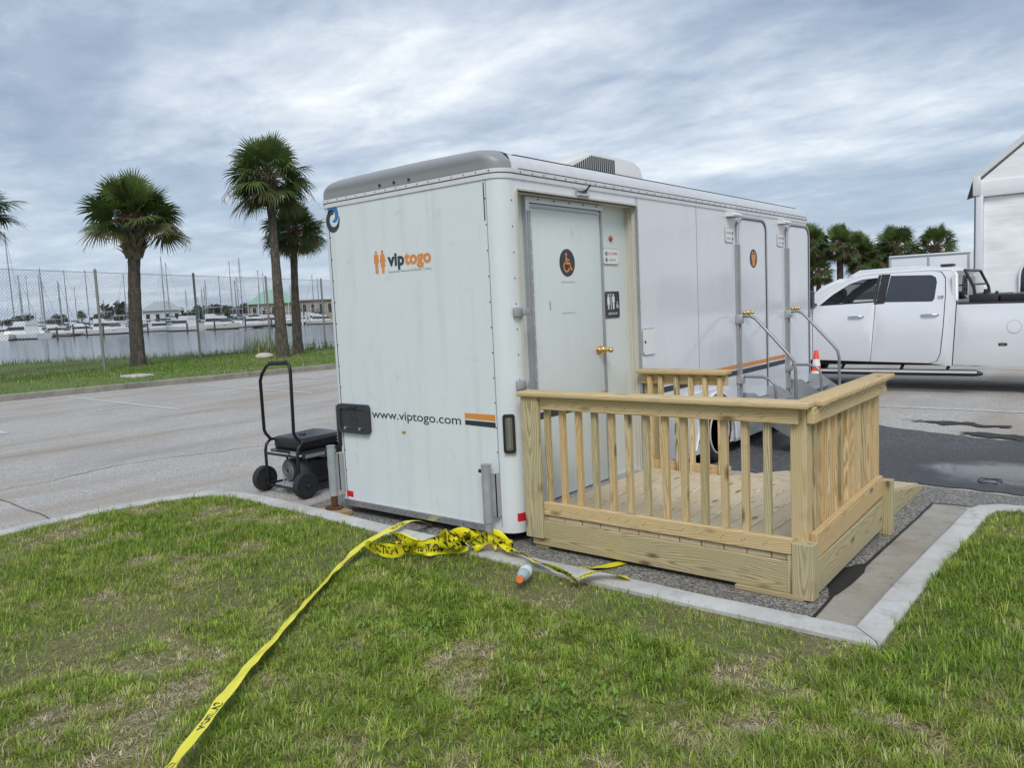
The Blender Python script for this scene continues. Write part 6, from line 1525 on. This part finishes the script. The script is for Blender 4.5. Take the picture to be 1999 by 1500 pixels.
# ------------------------------------------------------------------ marina
def hull(L, B, fb, bow=.55):
    rings = []
    for i in range(11):
        t = i/10; x = -L/2+L*t; b = B/2*(.86+.14*min(1, t/.3))*(1-max(0, (t-bow)/(1-bow))**2.1); b = max(b, .03)
        sh = fb*(1+.28*t*t); rake = .10*L*max(0, t-.75)/.25
        rings.append([(x+rake, -b, sh), (x+rake*.6, -b*.96, sh*.45), (x, -b*.80, -.25), (x, b*.80, -.25), (x+rake*.6, b*.96, sh*.45), (x+rake, b, sh)])
    return MB().loft(rings)
def block(x0, x1, hw, z0_, z1_, rf, rb, tin=.12):
    return MB().add([(x0, -hw, z0_), (x1, -hw, z0_), (x1, hw, z0_), (x0, hw, z0_), (x0+rb, -hw+tin, z1_), (x1-rf, -hw+tin, z1_), (x1-rf, hw-tin, z1_), (x0+rb, hw-tin, z1_)], [(0, 3, 2, 1), (4, 5, 6, 7), (0, 1, 5, 4), (1, 2, 6, 5), (2, 3, 7, 6), (3, 0, 4, 7)])
def motor(L, style, name, label, loc, rz_, mat):
    o = thing(name, (0, 0, 0), label, 'boat', 'boats moored in the marina'); B = L*.30; fb = L*.088
    hull(L, B, fb).build('hull', mat, o, 35); k = L/10
    MB().box(-L*.46, L*.34, -B*.40, B*.40, fb*.95, fb*1.02).build('deck', M['gel_cream'], o, 0)
    hull(L*.995, B*1.012, fb*.22).build('waterline', M['gel_navy'], o, 35)
    C1 = block(-L*.25, L*.26, B*.38, fb*1.0, fb+1.35*k, L*.17, L*.02).build('cabin', M['gel'], o, 30)
    block(-L*.22, L*.215, B*.385, fb+.62*k, fb+1.12*k, L*.085, L*.005, .07).build('cabin_window', M['boatglass'], C1, 0)
    if style >= 1:
        F_ = block(-L*.24, L*.06, B*.34, fb+1.36*k, fb+1.95*k, L*.04, L*.0, .05).build('flybridge', M['gel'], o, 30)
        block(-L*.10, L*.075, B*.30, fb+1.96*k, fb+2.25*k, L*.05, L*.02, .05).build('windshield', M['boatglass'], F_, 0)
        MB().box(-L*.26, L*.03, -B*.32, B*.32, fb+3.05*k, fb+3.13*k).build('hardtop', M['gel'] if style < 3 else M['canvas_blue'], o, 0)
        for x in (-L*.23, L*.0):
            for y in (-B*.29, B*.29): MB().cyl((x, y, fb+1.9*k), (x, y, fb+3.06*k), .05, .05, 6).build('hardtop_strut', M['mast'], o)
        if style >= 2:
            MB().tube([(-L*.18, -B*.2, fb+3.1*k), (-L*.18, 0, fb+3.7*k), (-L*.18, B*.2, fb+3.1*k)], .07, 6).build('radar_arch', M['gel'], o, 60)
            MB().cyl((-L*.18, 0, fb+3.7*k), (-L*.2, 0, fb+5.6*k), .04, .02, 5).build('antenna', M['gel'], o)
    else:
        MB().box(-L*.30, L*.02, -B*.36, B*.36, fb+2.0*k, fb+2.1*k).build('bimini', M['canvas_blue'] if style == -1 else M['gel_cream'], o, 0)
        for x in (-L*.27, -L*.02): MB().cyl((x, -B*.33, fb*.9), (x, -B*.33, fb+2.0*k), .04, .04, 5).build('bimini_strut', M['mast'], o)
    MB().tube([(L*.05, -B*.44, fb*1.2), (L*.05, -B*.44, fb*1.2+.55), (L*.30, -B*.34, fb*1.3+.55), (L*.50, 0, fb*1.35+.6), (L*.30, B*.34, fb*1.3+.55), (L*.05, B*.44, fb*1.2+.55)], .03, 4).build('bow_rail', M['mast'], o)
    o.location = (*loc, -.6); o.rotation_euler = (0, 0, rz_); return o
def sail(L, mh, label, loc, rz_, mat, cov, lean=0.0):
    o = thing('sailboat', (0, 0, 0), label, 'boat', 'boats moored in the marina'); B = L*.27; fb = L*.095
    hull(L, B, fb, .35).build('hull', mat, o, 35)
    MB().box(-L*.42, L*.28, -B*.30, B*.30, fb*.92, fb*1.06).build('deck', M['gel_cream'], o, 0)
    hull(L*.99, B*1.01, fb*.16, .35).build('waterline', M['gel_navy'], o, 35)
    C1 = block(-L*.20, L*.22, B*.27, fb*1.05, fb*1.05+.62, L*.08, L*.02).build('cabin', M['gel'], o, 30); block(-L*.16, L*.12, B*.275, fb*1.05+.22, fb*1.05+.44, .1, .05, .04).build('cabin_window', M['boatglass'], C1, 0)
    mx = L*.08; tp = Vector((mx-lean, 0, mh))
    MB().cyl((mx, 0, fb), tp, .125, .09, 6).build('mast', M['mast'], o)
    MB().cyl((mx, 0, fb+1.7), (mx-L*.38, 0, fb+1.8), .07, .07, 6).build('boom', M['mast'], o)
    MB().cyl((mx-.1, 0, fb+1.95), (mx-L*.36, 0, fb+1.98), .22, .14, 8).build('sail_cover', cov, o)
    MB().tube([Vector((L*.52, 0, fb*1.25)), tp.lerp(Vector((mx, 0, mh)), .2)], .026, 4).build('forestay', M['mast'], o); MB().tube([Vector((-L*.48, 0, fb)), tp], .018, 4).build('backstay', M['mast'], o)
    for s_ in (-1, 1): MB().tube([Vector((mx, s_*B*.45, fb)), Vector((mx, 0, mh*.94))], .014, 4).build('shroud', M['mast'], o)
    for t in (.45, .72): MB().cyl((mx, -B*.28, mh*t), (mx, B*.28, mh*t), .03, .03, 4).build('spreader', M['mast'], o)
    o.location = (*loc, -.6); o.rotation_euler = (0, 0, rz_); return o
MOT = [(-181.1, 59.1, 11.5, 1, 'catamaran style white cruiser with dark cockpit moored nearest the far harbour edge'), (-202.0, 74.5, 9.0, 1, None), (-213.3, 84.7, 9.0, 2, None), (-187.7, 79.7, 11.5, 2, 'white motor yacht with a dark raked side window moored behind a piling'), (-197.3, 91.3, 8, 0, None), (-193.1, 94.8, 8.5, -1, None), (-170.8, 89.7, 10.5, 2, 'wide white motor yacht with an enclosed flybridge and tall aerial'), (-162.8, 93.6, 11.0, 1, 'long low white motor yacht with a hardtop moored next to the flybridge yacht'), (-169.5, 107.5, 9.0, 0, None), (-175.3, 115.8, 9.0, 2, None), (-179.0, 125.7, 8, 1, None), (-169.0, 120.9, 8, 0, None), (-152.7, 114.8, 8.0, 3, 'white yacht with a blue canvas top moored beyond the pair of palms'), (-248.5, 88.4, 11, 1, None), (-236.1, 105.1, 10, 2, None), (-228.9, 117.4, 11, 1, None), (-208.6, 127.6, 11, 2, None), (-190.6, 142.2, 9, 1, None), (-222, 80, 10, 1, None), (-230, 96, 10, 0, None), (-210, 100, 9, -1, None), (-200, 108, 10, 1, None), (-190, 112, 9, -1, None), (-186, 118, 10, 0, None), (-240, 78, 11, 2, None), (-255, 100, 11, 2, None), (-225, 70, 10, -1, None), (-245, 112, 11, 1, None), (-196, 84, 9, -1, None), (-206, 92, 9, 0, None)]
mkinds = {0: 'small white motor boat with a cream canopy in the crowded marina rows', -1: 'small white motor boat with a blue canopy in the crowded marina rows', 1: 'white cruiser with a flat hardtop in the crowded marina rows', 2: 'white cruiser with a radar arch in the crowded marina rows', 3: 'white cruiser with a blue top'}
for i, (x, y, L, st, lb) in enumerate(MOT):
    q = random.Random(i*7+1); rz_ = math.atan2(y+4, x-3.3)-math.pi/2+q.choice((-1, 1))*q.uniform(.3, 1.45)
    if lb: rz_ = math.atan2(y+4, x-3.3)-math.pi/2-.95
    if i in (0, 6): rz_ += math.pi
    motor(L*1.18, st, 'motor_yacht', lb or mkinds[st], (x, y), rz_, M['gel'] if i % 5 != 2 else M['gel_cream'])
SAIL = [(-184.6, 59.2, 22.7), (-210.4, 69.6, 15.3), (-264.8, 90.5, 18.6), (-234.2, 82.8, 16.8), (-272.0, 97.4, 17.4), (-246.0, 92.4, 15.2), (-212.6, 81.0, 16.7), (-274.5, 108.1, 15.4), (-213.7, 86.6, 16.9), (-246.1, 104.7, 10.1), (-199.9, 91.6, 18.5), (-198.4, 99.5, 19.6), (-207.1, 105.2, 18.7), (-236.2, 126.1, 12.4), (-222.8, 124.0, 12.1), (-207.9, 116.9, 13.8), (-195.6, 114.0, 14.4), (-188.9, 113.4, 17.8), (-177.9, 109.5, 17.8), (-214.9, 130.7, 14.0), (-187.3, 120.9, 15.4), (-203.8, 133.4, 15.8), (-213.5, 144.5, 11.9), (-175.7, 130.2, 13.3), (-191.1, 143.6, 13.5)]
SAIL += [(x-14+5*math.sin(k*3.1), y+7+4*math.cos(k*1.7), mh*(.72+.2*math.sin(k*2.3)**2)) for k, (x, y, mh) in enumerate(SAIL) if k % 2 == 0]
for i, (x, y, mh) in enumerate(SAIL):
    q = random.Random(i+50); rz_ = math.atan2(y+4, x-3.3)-math.pi/2+q.choice((-.3, .35, 2.9, 1.2)); L = min(13, mh*.62)
    ci = i % 3; cov = (M['canvas_blue'], M['gel_cream'], M['canvas_teal'])[ci]
    lb = ('sailboat with a blue sail cover among the marina masts', 'sailboat with a cream sail cover among the marina masts', 'sailboat with a teal sail cover among the marina masts')[ci]
    if i == 0: lb = 'sailboat with the tallest mast in the marina and a blue sail cover'
    ox = Vector((math.cos(rz_), math.sin(rz_)))*L*.08
    sail(L, mh, lb, (x-ox.x, y-ox.y), rz_, M['gel'] if i % 6 != 3 else M['gel_navy'], cov, .4 if i == 0 else 0)
for i, (x, y) in enumerate([(-159.1, 57.6), (-178.2, 74.5), (-154.1, 81.2), (-175.4, 83.2), (-178.0, 68.1), (-154.3, 87.6), (-186.4, 74.3), (-162.5, 100.3), (-150, 99), (-168, 96), (-160, 118)]):
    pl_ = MB().cyl((x, y, -1.6), (x, y, 1.7+.5*math.sin(i*2.1)), .20, .17, 8).build('mooring_piling', M['piling'], None, 50); tag(pl_, 'dark wooden mooring piling standing in the water before the boats', 'piling', 'mooring pilings')
def dock(a, b, w, label):
    a = Vector(a); b = Vector(b); d = (b-a).normalized(); n_ = Vector((-d.y, d.x))*w/2
    o = thing('floating_dock', (a.x, a.y, -.6), label, 'dock')
    P = [a-n_, b-n_, b+n_, a+n_]; MB().add([(p.x, p.y, -.25) for p in P]+[(p.x, p.y, .0) for p in P], [(0, 1, 2, 3), (4, 5, 6, 7), (0, 1, 5, 4), (1, 2, 6, 5), (2, 3, 7, 6), (3, 0, 4, 7)]).build('walkway', M['dockwood'], o, 0)
    for i in range(5):
        p = a.lerp(b, (i+.5)/5); MB().box(p.x-1, p.x+1, p.y-.7, p.y+.7, -.8, -.26).build('float', M['piling'], o, 0)
dock((-150.4, 93.3), (-171.9, 131.5), 2.2, 'floating dock running between the moored yachts and the palms'); dock((-196, 70), (-208.6, 159.9), 2.5, 'long pale dock behind the front row of boats')
for i, (x, y) in enumerate([(-157.4, 112.8), (-158.4, 114.6), (-159.5, 116.4)]):
    pl_ = MB().cyl((x, y, -1.6), (x, y, 2.6), .22, .22, 8).build('white_piling', M['gel'], None, 50); tag(pl_, 'white capped piling in the water beside the blue topped yacht', 'piling', 'white pilings')

# ------------------------------------------------------------------ far shore: land, buildings, trees
shore = [(-330, -60), (-300, 60), (-272, 115), (-240, 150), (-205, 180), (-150, 215), (-60, 260), (60, 300), (300, 420), (-100, 900), (-900, 700), (-900, -200)]
mb = MB(); n_ = len(shore); mb.add([(x, y, .5) for x, y in shore]+[(x*(1-.012), y*(1-.012), -1.0) for x, y in shore], [tuple(range(n_))]+[(i, (i+1) % n_, n_+(i+1) % n_, n_+i) for i in range(n_)])
fs_ = mb.build('far_shore', M['verge'], None, 0); tag(fs_, kind='structure')
def house(name, label, cx_, cy_, w, d, h, rh, rz_, wallm, roofm, hip=True, post=False):
    o = thing(name, (0, 0, 0), label, 'building'); z0_ = .0
    W_ = MB().box(-w/2, w/2, -d/2, d/2, z0_, h).build('wall', wallm, o, 0)
    e_ = .9; ri = w*.18 if hip else w/2+e_
    if hip: R_ = MB().add([(-w/2-e_, -d/2-e_, h+.01), (w/2+e_, -d/2-e_, h+.01), (w/2+e_, d/2+e_, h+.01), (-w/2-e_, d/2+e_, h+.01), (-ri, 0, h+rh), (ri, 0, h+rh)], [(0, 1, 5, 4), (1, 2, 5), (2, 3, 4, 5), (3, 0, 4), (0, 3, 2, 1)])
    else: R_ = MB().add([(-w/2-e_, -d/2-e_, h+.01), (w/2+e_, -d/2-e_, h+.01), (w/2+e_, d/2+e_, h+.01), (-w/2-e_, d/2+e_, h+.01), (-ri, 0, h+rh), (ri, 0, h+rh)], [(0, 1, 5, 4), (1, 2, 5), (2, 3, 4, 5), (3, 0, 4), (0, 3, 2, 1)])
    R_.build('roof', roofm, o, 0)
    k = max(3, int(w/2.6)); 
    for i in range(k):
        x = -w/2+w*(i+.5)/k; N = MB().box(x-.6, x+.6, -d/2-.05, -d/2+.02, h*.30, h*.78).build('window', M['boatglass'], o, 0)
        MB().box(x-.72, x-.602, -d/2-.09, -d/2+.02, h*.28, h*.80).build('window_frame', M['gel'], N, 0); MB().box(x+.602, x+.72, -d/2-.09, -d/2+.02, h*.28, h*.80).build('window_frame', M['gel'], N, 0)
    if post:
        for i in range(k+1):
            x = -w/2-.4+(w+.8)*i/k; MB().cyl((x, -d/2-.7, 0), (x, -d/2-.7, h), .16, .16, 6).build('veranda_post', M['gel'], o)
    o.location = (cx_, cy_, .5); o.rotation_euler = (0, 0, rz_); return o
def face(x, y): return math.atan2(y+4, x-3.3)-math.pi/2
house('pavilion', 'harbour pavilion with a large pale green hipped roof', -224, 150, 15, 11, 5.6, 4.6, face(-224, 150), M['tan'], M['roof_green'], True, True)
house('tan_building', 'low tan flat block beside the green roofed pavilion', -222, 164.5, 14, 8, 6.3, .4, face(-222, 164), M['tan'], M['tan'], True)
house('boathouse', 'white harbour building with a broad grey roof and dark openings', -262, 131, 12, 9, 5.2, 3.2, face(-262, 131), M['gel'], M['roof_grey'], True)
house('cottage', 'small teal cottage with a pale roof beside the round tree', -272, 123.5, 5, 6, 5.2, 3.0, face(-272, 123), M['teal'], M['roof_grey'], True)
def leafy(seed, R_, H, n, pal):
    q = np.random.RandomState(seed); k = 16; cen = np.stack([q.normal(0, R_*.42, k), q.normal(0, R_*.42, k), H*.62+q.normal(0, H*.16, k)], 1); ci = q.randint(0, k, n)
    d = q.normal(0, 1, (n, 3)); d /= np.linalg.norm(d, axis=1)[:, None]; P = cen[ci]+d*(R_*.42*q.rand(n)[:, None]**.35); P[:, 2] = np.maximum(P[:, 2], H*.12)
    s = R_*.10; a = q.normal(0, 1, (n, 3)); a /= np.linalg.norm(a, axis=1)[:, None]; b = np.cross(a, q.normal(0, 1, (n, 3))); b /= np.linalg.norm(b, axis=1)[:, None]
    V = np.stack([P-a*s-b*s, P+a*s-b*s, P+a*s+b*s, P-a*s+b*s], 1).reshape(-1, 3)
    me = bpy.data.meshes.new('crown'); me.from_pydata(V.tolist(), [], [(4*i, 4*i+1, 4*i+2, 4*i+3) for i in range(n)])
    C = np.ones((n, 4, 4), np.float32); C[:, :, :3] = (np.array(pal)[None]*q.uniform(.6, 1.5, (n, 1)))[:, None, :]
    at = me.color_attributes.new('Col', 'FLOAT_COLOR', 'POINT'); at.data.foreach_set('color', C.reshape(-1)); return me
TM = [leafy(i, 3.2, 6.5, 900, (.040, .062, .022)) for i in range(3)]
tk_ = MB().cyl((0, 0, -.2), (0, 0, 3.6), .28, .18, 8).mesh('trunk', 50)
def tree(x, y, m_, s_, label, rz_): 
    o = thing('shore_tree', (0, 0, 0), label, 'tree', 'trees on the far shore'); link('trunk', tk_, M['bark'], o); link('crown', m_, M['leaf'], o)
    o.location = (x, y, .45); o.rotation_euler = (0, 0, rz_); o.scale = (s_, s_, s_*.85); return o
tree(-272.7, 120.5, TM[0], 1.5, 'round tree standing above the teal cottage', 0)
tl = 'dark bushy tree in the line along the far shore'
q = random.Random(5)
for x, y, s_ in [(-280, 152, 1.0), (-276, 157, 1.15), (-272, 161, 1.2), (-268, 165, 1.1), (-265, 168, 1.2), (-283, 148, 1.0), (-268, 139, 1.0), (-262, 144, 1.05), (-286, 143, .9), (-258, 172, 1.1), (-250, 178, 1.2), (-242, 184, 1.1), (-288, 128, .9), (-295, 110, .9), (-300, 98, 1.0), (-306, 88, .9), (-312, 78, 1.0), (-316, 70, .9), (-322, 62, 1.0), (-330, 58, 1.1), (-335, 66, 1.0), (-340, 80, 1.1), (-336, 95, 1.0), (-330, 110, 1.1), (-325, 122, 1.0), (-318, 134, 1.0), (-234, 190, 1.2), (-226, 196, 1.2), (-218, 203, 1.2), (-345, 52, 1.1)]:
    tree(x, y, TM[q.randrange(3)], s_, tl, q.uniform(0, 6))
for x, y, s_ in [(-252, 138.5, .85), (-247, 146, .8), (-300, 120, .9), (-318, 84, .9)]:
    place_palm(pE, (x, y, .5), q.uniform(0, 6), s_*1.7, 'small palm sticking up among the far shore buildings', 'palms on the far shore')
# flag at the picture edge
FL = thing('flag', (-168.8, 49.4, -.6), 'red and white flag on a thin staff over the moored boats', 'flag'); MB().cyl((-168.8, 49.4, -1.5), (-168.8, 49.4, 11), .05, .04, 6).build('staff', M['mast'], FL)
MB().add([(-168.8, 49.5, 10.8), (-168.0, 51.3, 10.3), (-168.0, 51.3, 8.6), (-168.8, 49.5, 9.0)], [(0, 1, 2, 3)]).build('cloth', M['red'], FL, 0)

# wire loop in the puddle
wl_ = MB().tube([(2.33+.085*math.cos(a), 3.36+.10*math.sin(a), .014+.004*math.sin(3*a)) for a in [i*2*math.pi/26 for i in range(24)]], .0045, 6).build('wire_loop', M['black'], None, 60); tag(wl_, 'thin black wire loop lying in the puddle', 'wire')
